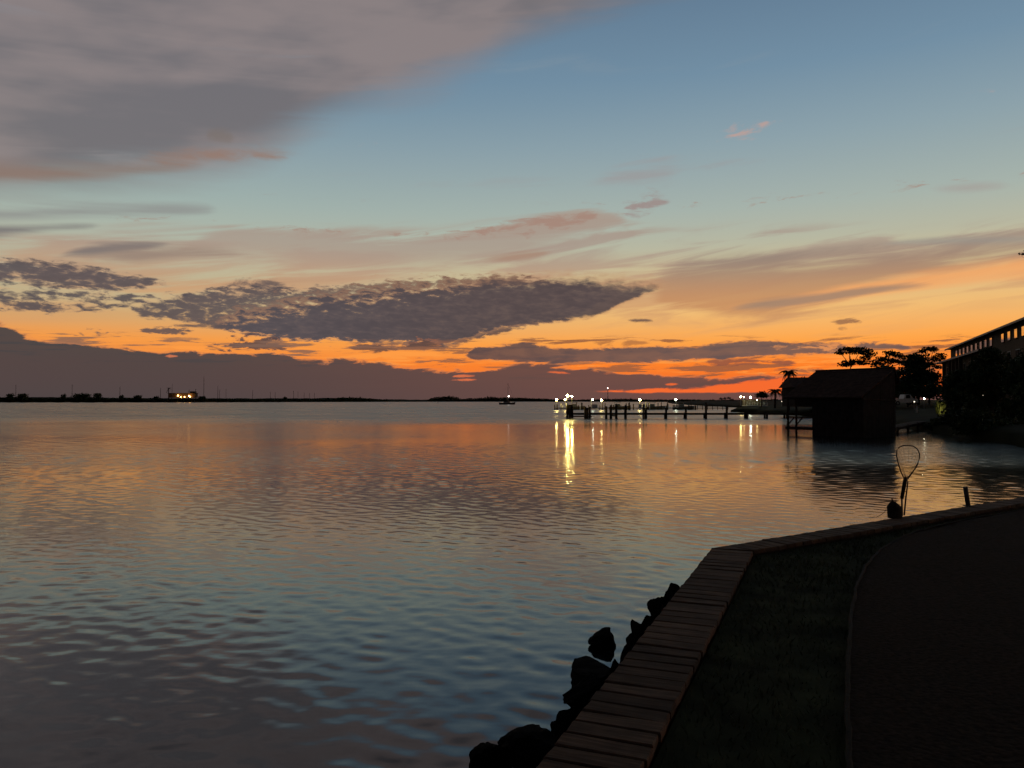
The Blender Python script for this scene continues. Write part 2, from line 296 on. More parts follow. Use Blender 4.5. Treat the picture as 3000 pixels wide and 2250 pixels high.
MT = dict(
    deck=wood_mat('deck_wood', (0.056, 0.032, 0.019), (0.125, 0.076, 0.047)),
    timber=mat('pier_timber', (0.05, 0.035, 0.025), 0.9, 4, 0.4, 0.4, 0.1),
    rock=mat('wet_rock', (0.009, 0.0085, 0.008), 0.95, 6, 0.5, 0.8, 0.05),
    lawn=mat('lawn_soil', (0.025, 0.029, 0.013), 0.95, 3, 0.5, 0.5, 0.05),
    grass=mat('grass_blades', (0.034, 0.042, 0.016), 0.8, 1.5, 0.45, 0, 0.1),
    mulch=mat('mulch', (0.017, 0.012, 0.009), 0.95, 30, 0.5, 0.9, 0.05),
    edging=mat('edging', (0.011, 0.011, 0.009), 0.85, 20, 0.3, 0.3, 0.1),
    land=mat('shore_soil', (0.022, 0.024, 0.012), 0.95, 0.3, 0.4, 0.3, 0.05),
    bark=mat('bark', (0.06, 0.045, 0.035), 0.95, 8, 0.4, 0.6, 0.05),
    leaf=mat('leaf', (0.045, 0.065, 0.025), 0.7, 0.8, 0.45, 0, 0.15),
    needle=mat('needle', (0.035, 0.05, 0.025), 0.75, 0.8, 0.4, 0, 0.1),
    frond=mat('frond', (0.05, 0.07, 0.025), 0.6, 2, 0.3, 0, 0.2),
    shingle=mat('roof_shingle', (0.075, 0.05, 0.04), 0.9, 3, 0.3, 0.4, 0.1),
    siding=mat('dark_siding', (0.035, 0.028, 0.024), 0.9, 3, 0.3, 0.2, 0.1),
    stucco=mat('stucco', (0.11, 0.085, 0.06), 0.9, 2, 0.15, 0.2, 0.1),
    trim=mat('trim_paint', (0.35, 0.33, 0.3), 0.6, 2, 0.1),
    white=mat('white_paint', (0.75, 0.74, 0.7), 0.5, 3, 0.1),
    grey=mat('galvanised', (0.30, 0.30, 0.30), 0.5, 8, 0.2, 0, 0.5, 0.6),
    black=mat('black_rubber', (0.02, 0.02, 0.02), 0.7, 10, 0.3),
    cloth=mat('dark_canvas', (0.035, 0.032, 0.028), 0.95, 20, 0.4, 0.6, 0.05),
    pvc=mat('grimy_pipe', (0.06, 0.055, 0.05), 0.6, 10, 0.3),
    hull=mat('boat_hull', (0.09, 0.09, 0.10), 0.4, 2, 0.15),
    net=mat('net_cord', (0.16, 0.15, 0.13), 0.9, 10, 0.2),
    lamp=emit('lamp_yellow', (1.0, 0.76, 0.25), 95.0),
    lamp_hi=emit('lamp_yellow_strong', (1.0, 0.78, 0.22), 240.0),
    lamp_w=emit('lamp_white', (0.88, 1.0, 0.72), 75.0),
    lamp_o=emit('lamp_orange', (1.0, 0.45, 0.12), 30.0),
    lamp_s=emit('lamp_small', (1.0, 0.95, 0.85), 12.0),
    lamp_d=emit('lamp_dim', (1.0, 0.9, 0.65), 3.0),
    lamp_bank=emit('lamp_bank', (1.0, 0.92, 0.62), 60.0),
    lamp_garden=emit('lamp_garden', (1, .72, .25), 700.0),
    lamp_r=emit('lamp_beacon', (1.0, 0.75, 0.65), 8.0),
    wall_glow=emit('balcony_wall_glow', (1.0, 0.72, 0.32), 0.10),  # dim emission standing in for lamplight on the balcony walls
)
gm = bpy.data.materials.new('window_glass'); gm.use_nodes = True
gp = gm.node_tree.nodes['Principled BSDF']; gp.inputs['Base Color'].default_value = (0.7, 0.68, 0.62, 1); gp.inputs['Metallic'].default_value = 1.0; gp.inputs['Roughness'].default_value = 0.03
MT['glass'] = gm

# ------------------------------------------------------------------ mesh helpers
class MB:
    def __init__(s): s.v = []; s.f = []
    def add(s, vs, fs):
        o = len(s.v); s.v += [tuple(p) for p in vs]; s.f += [tuple(i + o for i in f) for f in fs]; return s
    def box(s, c, size, rot=None, taper=1.0):
        hx, hy, hz = [q / 2 for q in size]; vs = []
        for z in (-1, 1):
            k = taper if z > 0 else 1
            for x, y in ((-1, -1), (1, -1), (1, 1), (-1, 1)):
                p = Vector((x * hx * k, y * hy * k, z * hz))
                if rot is not None: p = rot @ p
                vs.append(p + Vector(c))
        return s.add(vs, [(3, 2, 1, 0), (4, 5, 6, 7), (0, 1, 5, 4), (1, 2, 6, 5), (2, 3, 7, 6), (3, 0, 4, 7)])
    def tube(s, pts, rads, n=8, cap=True):
        pts = [Vector(p) for p in pts]; rings = []
        if not hasattr(rads, '__len__'): rads = [rads] * len(pts)
        for i, p in enumerate(pts):
            d = (pts[min(i + 1, len(pts) - 1)] - pts[max(i - 1, 0)])
            d = d.normalized() if d.length > 1e-9 else Vector((0, 0, 1))
            a = d.cross(Vector((0, 0, 1)) if abs(d.z) < 0.95 else Vector((1, 0, 0))).normalized(); b = d.cross(a)
            rings.append([p + (a * math.cos(t) + b * math.sin(t)) * rads[i] for t in [2 * math.pi * k / n for k in range(n)]])
        vs = [q for r in rings for q in r]; fs = []
        for i in range(len(pts) - 1):
            for k in range(n):
                fs.append((i * n + k, i * n + (k + 1) % n, (i + 1) * n + (k + 1) % n, (i + 1) * n + k))
        if cap: fs += [tuple(range(n))[::-1], tuple((len(pts) - 1) * n + k for k in range(n))]
        return s.add(vs, fs)
    def ball(s, c, r, sub=2, scale=(1, 1, 1)):
        bm = bmesh.new(); bmesh.ops.create_icosphere(bm, subdivisions=sub, radius=r)
        vs = [Vector((v.co.x * scale[0], v.co.y * scale[1], v.co.z * scale[2])) + Vector(c) for v in bm.verts]
        bm.verts.index_update(); fs = [tuple(v.index for v in f.verts) for f in bm.faces]; bm.free()
        return s.add(vs, fs)
    def prism(s, poly, z0, z1):
        n = len(poly); vs = [(x, y, z0) for x, y in poly] + [(x, y, z1) for x, y in poly]
        return s.add(vs, [tuple(range(n))[::-1], tuple(range(n, 2 * n))] + [(i, (i + 1) % n, n + (i + 1) % n, n + i) for i in range(n)])
    def mesh(s, name, m, smooth=False):
        me = bpy.data.meshes.new(name); me.from_pydata(s.v, [], s.f); me.update()
        bm = bmesh.new(); bm.from_mesh(me); bmesh.ops.recalc_face_normals(bm, faces=bm.faces[:]); bm.to_mesh(me); bm.free()
        if smooth: me.polygons.foreach_set('use_smooth', [True] * len(me.polygons))
        me.materials.append(MT[m]); return me
    def build(s, name, m, parent=None, smooth=False, loc=None):
        return link(name, s.mesh(name, m, smooth), parent, loc)
def link(name, me, parent=None, loc=None, rot=None):
    o = bpy.data.objects.new(name, me); C.objects.link(o)
    if parent is not None: o.parent = parent
    if loc is not None: o.location = loc
    if rot is not None: o.rotation_euler = rot
    return o
def tag(o, label, cat, group=None):
    o['label'] = label; o['category'] = cat
    if group: o['group'] = group
    return o
def struct(o): o['kind'] = 'structure'; return o
def stuff(o): o['kind'] = 'stuff'; return o
def empty(name, loc=(0, 0, 0), rz=0.0):
    o = bpy.data.objects.new(name, None); C.objects.link(o); o.location = loc; o.rotation_euler = (0, 0, rz); o.empty_display_size = 0.2; return o
ORD = ['first', 'second', 'third', 'fourth', 'fifth', 'sixth', 'seventh', 'eighth', 'ninth', 'tenth', 'eleventh', 'twelfth', 'thirteenth', 'fourteenth', 'fifteenth',
       'sixteenth', 'seventeenth', 'eighteenth', 'nineteenth', 'twentieth', 'twenty-first', 'twenty-second', 'twenty-third', 'twenty-fourth', 'twenty-fifth', 'twenty-sixth',
       'twenty-seventh', 'twenty-eighth', 'twenty-ninth', 'thirtieth']

# ------------------------------------------------------------------ water
def build_water():
    ds = R(0.15)
    azs = np.concatenate([np.linspace(R(-88), R(-40.5), 50), np.arange(R(-40), R(40.01), ds), np.linspace(R(40.5), R(88), 50)])
    rs = np.concatenate([np.exp(np.arange(math.log(2.0), math.log(320), 0.006)), np.exp(np.arange(math.log(323), math.log(9000), 0.035))])
    A, Rr = np.meshgrid(azs, rs)
    X = Rr * np.sin(A); Y = Rr * np.cos(A)
    sp = np.maximum(Rr * 0.006, Rr * ds)
    H = np.zeros_like(X)
    def sst(v, a, b):
        t = np.clip((v - a) / (b - a), 0, 1); return t * t * (3 - 2 * t)
    # slow drift of the wind over the water: edges of gusts wander
    wander = 4.0 * np.sin(X * 0.045 + 1.0) + 2.5 * np.sin(X * 0.11 + Y * 0.02 + 2.0) + 1.2 * np.sin(X * 0.31 + 0.5)
    Yw = Y + wander * np.clip(Y / 60, 0.15, 1.0)
    near = 0.0235 + 0.000 * sst(Y, 8, 14) + 0.008 * sst(Y, 17, 25)
    ruf = near + (0.018 + 0.022 * sst(X, 5, 20)) * sst(Yw, 30, 37) * (1 - 0.6 * sst(Yw, 44, 56))     # ruffled strip
    slick = sst(Yw, 50, 56) * (1 - sst(Yw, 84, 96)) * (0.45 + 0.55 * sst(X / np.maximum(Y, 1), -0.30, 0.05))
    ruf = ruf + 0.030 * sst(Yw, 52, 60) * (1 - slick)
    ruf = ruf * (1 - 0.35 * slick)                                        # a calm slick beyond it
    ruf = ruf + 0.062 * sst(Yw, 86, 108)                                  # wind again further out
    patch = 0.5 + 0.5 * np.sin(X * 0.21 + 0.8 * np.sin(Y * 0.13)) * np.sin(Y * 0.17 + 1.3 + 0.6 * np.sin(X * 0.10))
    ruf *= 0.80 + 0.4 * patch
    g = np.random.default_rng(3); V = np.zeros_like(X)
    for lam in np.exp(g.uniform(math.log(0.14), math.log(14), 170)):
        th = g.normal(R(6), R(44)); k = 2 * math.pi / lam; ph = g.uniform(0, 6.28)
        w = sst(lam / sp, 1.8, 3.2) * (1 - sst(lam / np.maximum(sp * 4.5, 0.55), 0.6, 1.5)) * (0.45 + 0.55 * sst(np.full_like(X, lam), 0.18, 0.36))
        if not w.any(): continue
        nz_ = w > 0
        phase = k * (X[nz_] * math.sin(th) + Y[nz_] * math.cos(th)) + ph
        H[nz_] += w[nz_] / k * np.sin(phase); V[nz_] += w[nz_] ** 2 / 2
    geo = ruf * (1 - 0.62 * sst(Y, 28, 55))                               # beyond that the single waves are too fine to build
    H *= geo / np.sqrt(np.maximum(V, 0.05))
    alpha = 0.003 + 0.005 * sst(Y, 9, 24) + 0.030 * sst(Yw, 30, 36) * (1 - 0.75 * sst(Yw, 46, 55)) * (0.35 + 0.65 * sst(X, 5, 20))
    alpha = alpha + 0.030 * sst(Yw, 52, 60) * (1 - slick) + 0.045 * sst(Yw, 88, 125)
    alpha *= 0.8 + 0.4 * patch
    rough = np.sqrt(np.clip(alpha, 0.003, 0.3))
    nr, nc = X.shape
    co = np.stack([X, Y, H], -1).reshape(-1, 3).astype(np.float32)
    i = np.arange(nr * nc).reshape(nr, nc)
    quads = np.stack([i[:-1, :-1], i[:-1, 1:], i[1:, 1:], i[1:, :-1]], -1).reshape(-1, 4)[:, ::-1].astype(np.int32)
    me = bpy.data.meshes.new('water')
    me.vertices.add(len(co)); me.vertices.foreach_set('co', co.ravel())
    me.loops.add(quads.size); me.loops.foreach_set('vertex_index', quads.ravel())
    me.polygons.add(len(quads)); me.polygons.foreach_set('loop_start', np.arange(0, quads.size, 4, dtype=np.int32))
    me.polygons.foreach_set('loop_total', np.full(len(quads), 4, dtype=np.int32))
    me.polygons.foreach_set('use_smooth', np.ones(len(quads), dtype=bool))
    at_ = me.attributes.new('wind', 'FLOAT', 'POINT'); at_.data.foreach_set('value', rough.astype(np.float32).ravel())
    me.update(calc_edges=True); me.validate()
    if me.polygons[0].normal.z < 0: me.flip_normals()
    m = bpy.data.materials.new('sea_water'); m.use_nodes = True; t = m.node_tree; p = t.nodes['Principled BSDF']
    p.inputs['Base Color'].default_value = (0.006, 0.010, 0.011, 1); p.inputs['Roughness'].default_value = 0.06
    p.inputs['IOR'].default_value = 1.6; p.inputs['Specular IOR Level'].default_value = 0.5
    tx = t.nodes.new('ShaderNodeTexCoord'); mp = t.nodes.new('ShaderNodeMapping'); mp.inputs['Scale'].default_value = (0.55, 1.0, 1.0); mp.inputs['Rotation'].default_value = (0, 0, R(8))
    t.links.new(tx.outputs['Object'], mp.inputs['Vector'])
    at2 = t.nodes.new('ShaderNodeAttribute'); at2.attribute_name = 'wind'
    nz = t.nodes.new('ShaderNodeTexNoise'); nz.inputs['Scale'].default_value = 3.2; nz.inputs['Detail'].default_value = 2.5; nz.inputs['Roughness'].default_value = 0.45
    t.links.new(mp.outputs[0], nz.inputs['Vector'])
    b = t.nodes.new('ShaderNodeBump'); b.inputs['Distance'].default_value = 0.030; b.inputs['Strength'].default_value = 0.13
    t.links.new(nz.outputs[0], b.inputs['Height']); t.links.new(b.outputs[0], p.inputs['Normal'])
    t.links.new(at2.outputs['Fac'], p.inputs['Roughness'])
    me.materials.append(m)
    return struct(link('water', me))
build_water()

# ------------------------------------------------------------------ near shore: seawall walk, lawn
DECK = 1.04
c_out = on_plane(2085, 1605, DECK); p_near = on_plane(1565, 2250, DECK); p_far = on_plane(3000, 1455, DECK)
def v2(v): return Vector((v.x, v.y))
c_out, p_near, p_far = v2(c_out), v2(p_near), v2(p_far)
d1 = (c_out - p_near).normalized(); d2 = (p_far - c_out).normalized()
n1 = Vector((d1.y, -d1.x)); n2 = Vector((d2.y, -d2.x))          # to the land side
W = 0.45
W2 = 0.36; det = n1.x * n2.y - n1.y * n2.x
c_in = c_out + Vector(((W * n2.y - W2 * n1.y) / det, (n1.x * W2 - n2.x * W) / det)); bis = (c_in - c_out).normalized()
A0 = c_out - d1 * 11.0; B1 = c_out + d2 * 30.0
walk = tag(empty('boardwalk', (c_out.x, c_out.y, DECK)), 'narrow weathered plank walkway capping the seawall beside the dark lawn', 'boardwalk')
def plank_mesh(w, seed):
    r = random.Random(seed); b = MB(); L = W
    hx, hy = L / 2, w / 2
    j = lambda a: r.uniform(-a, a)
    base_ = [(-hx + j(.006), -hy + j(.003)), (hx + j(.006), -hy + j(.003)), (hx + j(.006), hy + j(.003)), (-hx + j(.006), hy + j(.003))]
    e = 0.007
    zt = [j(.003) for _ in range(4)]
    vs = [(x, y, -0.045) for x, y in base_] + [(x, y, -e + z) for (x, y), z in zip(base_, zt)] + [(x - math.copysign(e, x), y - math.copysign(e, y), z) for (x, y), z in zip(base_, zt)]
    fs = [(3, 2, 1, 0), (8, 9, 10, 11)]
    for k in range(4):
        n_ = (k + 1) % 4; fs += [(k, n_, 4 + n_, 4 + k), (4 + k, 4 + n_, 8 + n_, 8 + k)]
    b.add(vs, fs); return b.mesh('plank', 'deck')
PW = 0.152; pool = [plank_mesh(PW - 0.013, k) for k in range(9)]
def plank(c, d, k):
    n = Vector((d.y, -d.x)); a = math.atan2(n.y, n.x) + random.uniform(-.007, .007)
    o = link('plank', pool[k % 9], walk, (c.x - c_out.x + random.uniform(-.003, .003), c.y - c_out.y, random.uniform(-.004, .002)), (random.uniform(-.010, .010), random.uniform(-.010, .010), a))
    return o
L1 = 11.0 - (c_in - c_out).dot(-d1) if False else 11.0
off = (c_in - c_out).dot(d1)                                        # inner corner lies this far along segment one (negative = before)
k = 0; s = -abs(off) - PW / 2
while s > -11:
    plank(c_out + d1 * s + n1 * W / 2, d1, k); s -= PW; k += 1
s = abs((c_in - c_out).dot(d2)) + PW / 2; k = 3
while s < 14.5:
    plank(c_out + d2 * s + n2 * W2 / 2, d2, k * 5).scale = (W2 / W, 1, 1); s += PW; k += 1
# mitred corner pieces
b = MB(); q = [c_out, c_out - d1 * abs(off) , c_in, c_out + d2 * abs((c_in - c_out).dot(d2))]
tri1 = [c_out - c_out, q[1] + d1 * .008 - c_out, c_in - bis * .006 - c_out]
b.prism([(p.x, p.y) for p in tri1], -0.045, 0.001); b.build('corner_board', 'deck', walk)
b = MB(); tri2 = [c_out - c_out, c_in - bis * .006 - c_out, q[3] - d2 * .008 - c_out]
b.prism([(p.x, p.y) for p in tri2], -0.045, -0.003); b.build('corner_board', 'deck', walk)
def strip(b, P, Q, n, w0, w1, z0, z1):
    c = [P + n * w0, Q + n * w0, Q + n * w1, P + n * w1]
    b.prism([(p.x - c_out.x, p.y - c_out.y) for p in c], z0, z1)
for P, Q, n, W_ in ((A0, c_out, n1, W), (c_out, B1, n2, W2)):
    b = MB(); strip(b, P, Q, n, 0.05, 0.10, -1.5, -0.05); b.build('bulkhead_face', 'timber', walk)
    b = MB(); strip(b, P, Q, n, W_ - 0.10, W_ - 0.05, -0.6, -0.05); b.build('stringer', 'timber', walk)
b = MB(); strip(b, c_out + d2 * 14.5, B1, n2, 0, W2, -0.045, -0.002); o = b.build('plank', 'deck', walk)

# lawn: one sheet with gentle relief, from the inner edge of the walk inland
def sheet(name, poly, z, m, res=0.35, amp=0.02, seed=1):
    """Terrain sheet filling a polygon, cut from a grid, softly uneven."""
    bm = bmesh.new(); vs = [bm.verts.new((p[0], p[1], z)) for p in poly]; f = bm.faces.new(vs)
    bmesh.ops.triangulate(bm, faces=[f])
    x0, x1 = min(p[0] for p in poly), max(p[0] for p in poly); y0, y1 = min(p[1] for p in poly), max(p[1] for p in poly)
    for ax, lo, hi in (((1, 0, 0), x0, x1), ((0, 1, 0), y0, y1)):
        q = lo + res
        while q < hi:
            co = (q, 0, 0) if ax[0] else (0, q, 0)
            bmesh.ops.bisect_plane(bm, geom=bm.verts[:] + bm.edges[:] + bm.faces[:], plane_co=co, plane_no=ax); q += res
    for v in bm.verts:
        x, y = v.co.x, v.co.y
        v.co.z = z + amp * (math.sin(x * 1.3 + seed) * math.cos(y * 1.1) + 0.5 * math.sin(x * 3.1 + y * 2.3) + .3 * math.sin(x * 6.3 - y * 5.1))
    bmesh.ops.recalc_face_normals(bm, faces=bm.faces[:])
    if sum(f.normal.z for f in bm.faces) < 0: bmesh.ops.reverse_faces(bm, faces=bm.faces[:])
    me = bpy.data.meshes.new(name); bm.to_mesh(me); bm.free(); me.materials.append(MT[m])
    me.polygons.foreach_set('use_smooth', [True] * len(me.polygons))
    return link(name, me)
LZ = DECK - 0.075
i0 = A0 + n1 * (W + .0); i1 = B1 + n2 * W2
lawn_poly = [(i0.x, i0.y), (c_in.x, c_in.y), (i1.x, i1.y), (45, i1.y), (45, i0.y)]
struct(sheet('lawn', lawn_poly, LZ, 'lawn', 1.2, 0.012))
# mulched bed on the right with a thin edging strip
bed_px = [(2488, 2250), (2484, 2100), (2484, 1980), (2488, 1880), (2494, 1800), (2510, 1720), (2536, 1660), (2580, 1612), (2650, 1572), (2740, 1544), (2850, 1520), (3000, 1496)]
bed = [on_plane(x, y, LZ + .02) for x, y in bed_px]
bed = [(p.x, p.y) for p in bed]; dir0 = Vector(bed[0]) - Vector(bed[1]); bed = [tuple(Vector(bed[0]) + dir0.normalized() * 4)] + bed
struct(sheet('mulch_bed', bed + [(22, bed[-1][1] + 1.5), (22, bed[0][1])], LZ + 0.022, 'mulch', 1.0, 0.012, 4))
b = MB(); pts = [Vector((x, y, LZ + 0.03)) for x, y in bed]; fine = []
for a_, c_ in zip(pts[:-1], pts[1:]):
    for k in range(6): fine.append(a_.lerp(c_, k / 6) + Vector((random.uniform(-.006, .006), random.uniform(-.006, .006), random.uniform(-.006, .006))))
fine.append(pts[-1]); b.tube(fine, 0.015, 6); tag(b.build('lawn_edging', 'edging', None, True), 'thin pale edging strip curving between the lawn and the dark bed', 'edging')
def grass():
    n = 42000; P = []
    lo = np.array([-3, -1.0]); hi = np.array([9, 13.5])
    pts = rng.uniform(lo, hi, (n * 3, 2))
    a = (pts - np.array(c_in)) @ np.array(n1) > 0.015; c = (pts - np.array(c_in)) @ np.array(n2) > 0.015
    keep = a & c
    bp = np.array(bed); by = np.interp(pts[:, 1], bp[:, 1], bp[:, 0]) if bp[0, 1] < bp[-1, 1] else None
    keep &= pts[:, 0] < by
    keep &= pts[:, 1] > 1.0
    pts = pts[keep][:n]; n = len(pts)
    h = rng.uniform(0.02, 0.055, n); w = rng.uniform(0.002, 0.004, n) * (1 + pts[:, 1] * .12); t = rng.uniform(0, 6.28, n); l = rng.normal(0, 0.02, (n, 2))
    z = LZ + 0.012 * (np.sin(pts[:, 0] * 1.3 + 1) * np.cos(pts[:, 1] * 1.1) + 0.5 * np.sin(pts[:, 0] * 3.1 + pts[:, 1] * 2.3)) - 0.006
    dx = np.cos(t) * w; dy = np.sin(t) * w
    v = np.stack([np.stack([pts[:, 0] - dx, pts[:, 1] - dy, z], -1), np.stack([pts[:, 0] + dx, pts[:, 1] + dy, z], -1), np.stack([pts[:, 0] + l[:, 0], pts[:, 1] + l[:, 1], z + h], -1)], 1).reshape(-1, 3)
    me = bpy.data.meshes.new('grass'); me.from_pydata(v.tolist(), [], np.arange(3 * n).reshape(-1, 3).tolist()); me.materials.append(MT['grass'])
    o = stuff(link('grass', me)); o['label'] = 'short mown grass between the walkway and the bed'; o['category'] = 'grass'
grass()

# rocks along the foot of the wall
def rock(cx, cy, wpx, hpx, zc, seed, label, flat=0.8):
    p = on_plane(cx, cy, zc); sc = p.y / F; r = random.Random(seed)
    bm = bmesh.new(); bmesh.ops.create_icosphere(bm, subdivisions=4, radius=1)
    planes = [(Vector((r.gauss(0, 1), r.gauss(0, 1), r.gauss(0, .8))).normalized(), r.uniform(.42, .8)) for _ in range(13)]
    for v in bm.verts:
        d = v.co.copy()
        for nn, o_ in planes:
            q = d.dot(nn) - o_
            if q > 0: d -= nn * q * 0.97
        q = v.co * 1.7 + Vector((seed * 3.1, 0, 0))
        d *= 1 + .16 * noise3.noise(q) + .08 * noise3.noise(q * 2.7) + .045 * noise3.noise(q * 6.5) + .02 * noise3.noise(q * 14)
        v.co = d
    zs = [v.co.z for v in bm.verts]; xs = [v.co.x for v in bm.verts]
    fx = wpx * 1.08 * sc / (max(xs) - min(xs)); rz = max(hpx * sc * 0.42, 0.11)
    for v in bm.verts: v.co = Vector((v.co.x * fx, v.co.y * fx * 0.9, v.co.z * rz / 0.8))
    me = bpy.data.meshes.new('rock'); bm.to_mesh(me); bm.free(); me.materials.append(MT['rock'])
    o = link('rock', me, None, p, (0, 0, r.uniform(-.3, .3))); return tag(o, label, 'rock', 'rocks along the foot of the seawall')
rock(1440, 2232, 120, 80, 0.25, 1, 'low dark rock at the bottom edge, farthest out from the walkway')
rock(1556, 2206, 160, 130, 0.32, 2, 'largest dark rock at the bottom edge touching the walkway')
rock(1664, 2120, 60, 60, 0.40, 3, 'small rock peeking out beside the planks, just above the largest rock')
rock(1702, 2040, 105, 120, 0.30, 4, 'steep dark rock below the broad humped rock')
rock(1742, 1972, 130, 58, 0.16, 5, 'broad humped rock with a peaked top against the walkway')
rock(1766, 1872, 76, 46, 0.08, 6, 'lone wedge shaped rock standing in the water off the walkway')
rock(1838, 1926, 44, 34, 0.36, 7, 'small rounded rock tucked between the lone rock and the planks')
rock(1872, 1848, 46, 40, 0.42, 8, 'little lump of rock just beyond the lone rock')
rock(1898, 1822, 34, 30, 0.5, 9, 'smallest rock showing past the edge of the planks')
rock(1926, 1788, 44, 52, 0.5, 10, 'second farthest rock along the walkway')
rock(1972, 1742, 50, 50, 0.5, 11, 'farthest rock along the walkway towards its corner')

rock(1640, 2168, 60, 36, 0.10, 12, 'stone half under water between the two largest bottom rocks and the planks')
rock(1690, 2088, 46, 34, 0.18, 13, 'small stone wedged under the planks beside the steep rock')
rock(1806, 1968, 40, 22, 0.20, 14, 'low stone filling the gap behind the broad humped rock')
rock(1856, 1892, 34, 20, 0.15, 15, 'flat stone at the waterline right of the lone wedge shaped rock')
rock(1950, 1772, 34, 26, 0.40, 16, 'pebble sized stone between the two farthest rocks')
# landing net standing at the far edge of the walk
NB = on_plane(2643, 1512, DECK); YN = NB.y
def npt(x, y, dy=0.0): p = at(x, y, YN + dy); return p - NB
netr = tag(empty('landing_net', NB), 'landing net with a teardrop hoop standing upright on the seawall', 'net')
hoop = [(2649, 1402), (2640, 1384), (2632, 1360), (2627, 1337), (2627, 1322), (2633, 1311), (2645, 1305.5), (2660, 1304.5), (2676, 1307), (2688, 1316), (2694, 1329), (2694, 1342), (2689, 1358), (2680, 1375), (2667, 1391), (2657, 1402)]
b = MB(); b.tube([npt(*p) for p in hoop], 0.0085, 8); b.build('hoop', 'black', netr, True)
b = MB(); b.tube([npt(2653, 1398), npt(2651, 1410), npt(2642, 1461)], [0.020, 0.028, 0.024], 10); b.build('grip', 'black', netr, True)
b = MB(); b.tube([npt(2642, 1460), npt(2643, 1512)], 0.013, 8); b.build('handle', 'pvc', netr, True)
# netting: a bag of thin cord hanging behind and to the right of the hoop
b = MB(); rings = []
hp = [npt(*p) for p in hoop]; cen = npt(2660, 1350)
def netp(i, t):
    p = hp[i]; bot = npt(2676, 1412, 0.30)
    q = p.lerp(bot, t); bulge = math.sin(t * math.pi) * 0.10
    return q + Vector((0.07 * math.sin(t * 2.2) + bulge * .25, 0.30 * math.sin(t * math.pi * .6), -0.02 * t))
ids = list(range(0, len(hp)))
for i in ids: b.tube([netp(i, t) for t in np.linspace(0, 1, 9)], 0.0014, 3, False)
for t in np.linspace(0.12, 0.92, 8):
    b.tube([netp(i, t) for i in ids], 0.0014, 3, False)
b.build('netting', 'net', netr)
rod = tag(empty('fishing_rod', NB + Vector((0.02, 0.02, 0))), 'thin rod leaning close beside the handle of the landing net', 'rod')
b = MB(); b.tube([npt(2647, 1510), npt(2652, 1458), npt(2658, 1411)], [.012, .011, .009], 8); b.build('shaft', 'black', rod, True)
for y_ in (1424, 1440, 1455):
    b = MB(); x_ = 2647 + (1510 - y_) * .111; b.tube([npt(x_ - 1, y_), npt(x_ - 5, y_ + 1)], .005, 6); b.build('guide', 'black', rod)
# slumped bag at its foot
BP = on_plane(2622, 1517, DECK)
bm = bmesh.new(); bmesh.ops.create_icosphere(bm, subdivisions=4, radius=1)
for v in bm.verts:
    x, y, z = v.co; t = (z + 1) / 2
    wd = 0.098 * (1 - 0.80 * max(0, (t - .62) / .38) ** 1.5)
    rr = math.hypot(x, y) or 1e-6; full = math.sqrt(max(0, 1 - z * z)) or 1e-6
    k = (rr / full if full > .02 else 0) * min(1.0, full * 3.2)
    fold = 1 + .07 * math.sin(math.atan2(y, x) * 5 + t * 4) * t
    v.co = Vector((x / rr * wd * k * fold - .03 * t * t, y / rr * wd * .8 * k * fold, t * .245 - .01))
me = bpy.data.meshes.new('bag'); bm.to_mesh(me); bm.free(); me.materials.append(MT['cloth']); me.polygons.foreach_set('use_smooth', [True] * len(me.polygons))
bag = tag(empty('bag', BP), 'dark slumped bag tied at the top, at the foot of the landing net', 'bag'); link('sack', me, bag)
b = MB(); b.tube([(-.03, 0, .235), (-.038, 0, .262), (-.046, 0, .285)], [.014, .009, .003], 6); b.build('tied_neck', 'cloth', bag, True)
b = MB(); b.tube([(-.085, -.02, .14), (-.14, -.02, .10), (-.19, -.01, .05), (-.26, .0, .008), (-.36, .02, .004)], .004, 5); b.build('cord', 'net', bag, True)
# short stake further along
SP = on_plane(2838, 1483, DECK); top = at(2828, 1426, SP.y)
stake = tag(empty('rod_holder', SP), 'short leaning pipe rod holder fixed to the seawall, right of the net', 'rod holder')
b = MB(); b.tube([(0, 0, -.05), top - SP], .034, 14); b.build('pipe', 'pvc', stake, True)
b = MB(); b.box((0, 0, .006), (.12, .12, .012)); b.build('base_plate', 'pvc', stake)

# ------------------------------------------------------------------ the land on the right
shore = [(26, 24), (29.0, 33), (29.6, 44.7), (31.6, 52.7), (34.9, 63.7), (38.5, 78), (46.5, 95), (49, 113), (49.5, 127), (49.2, 139), (49.7, 161), (47.8, 170), (52, 178), (66, 190), (75, 230), (85, 330), (110, 520), (160, 800)]
def build_land():
    b = MB(); rows = []
    prof = [(0.0, -0.8), (0.15, 0.55), (1.5, 0.95), (9, 1.35), (30, 1.9), (120, 2.6), (600, 3.5)]
    pts = []
    for (x0, y0), (x1, y1) in zip(shore[:-1], shore[1:]):
        n = max(2, int(math.hypot(x1 - x0, y1 - y0) / 3))
        n = min(n, 14)
        for k in range(n): pts.append((x0 + (x1 - x0) * k / n + random.uniform(-.4, .4), y0 + (y1 - y0) * k / n))
    for x, y in pts:
        rows.append([(x + o, y - o * .05 + (0 if y < 150 else -o * .06), z + (random.uniform(-.12, .12) if o > .1 else 0)) for o, z in prof])
    m = len(prof); vs = [p for r in rows for p in r]
    fs = [(i * m + j, i * m + j + 1, (i + 1) * m + j + 1, (i + 1) * m + j) for i in range(len(rows) - 1) for j in range(m - 1)]
    b.add(vs, fs); return struct(b.build('shore_land', 'land', None, True))
build_land()

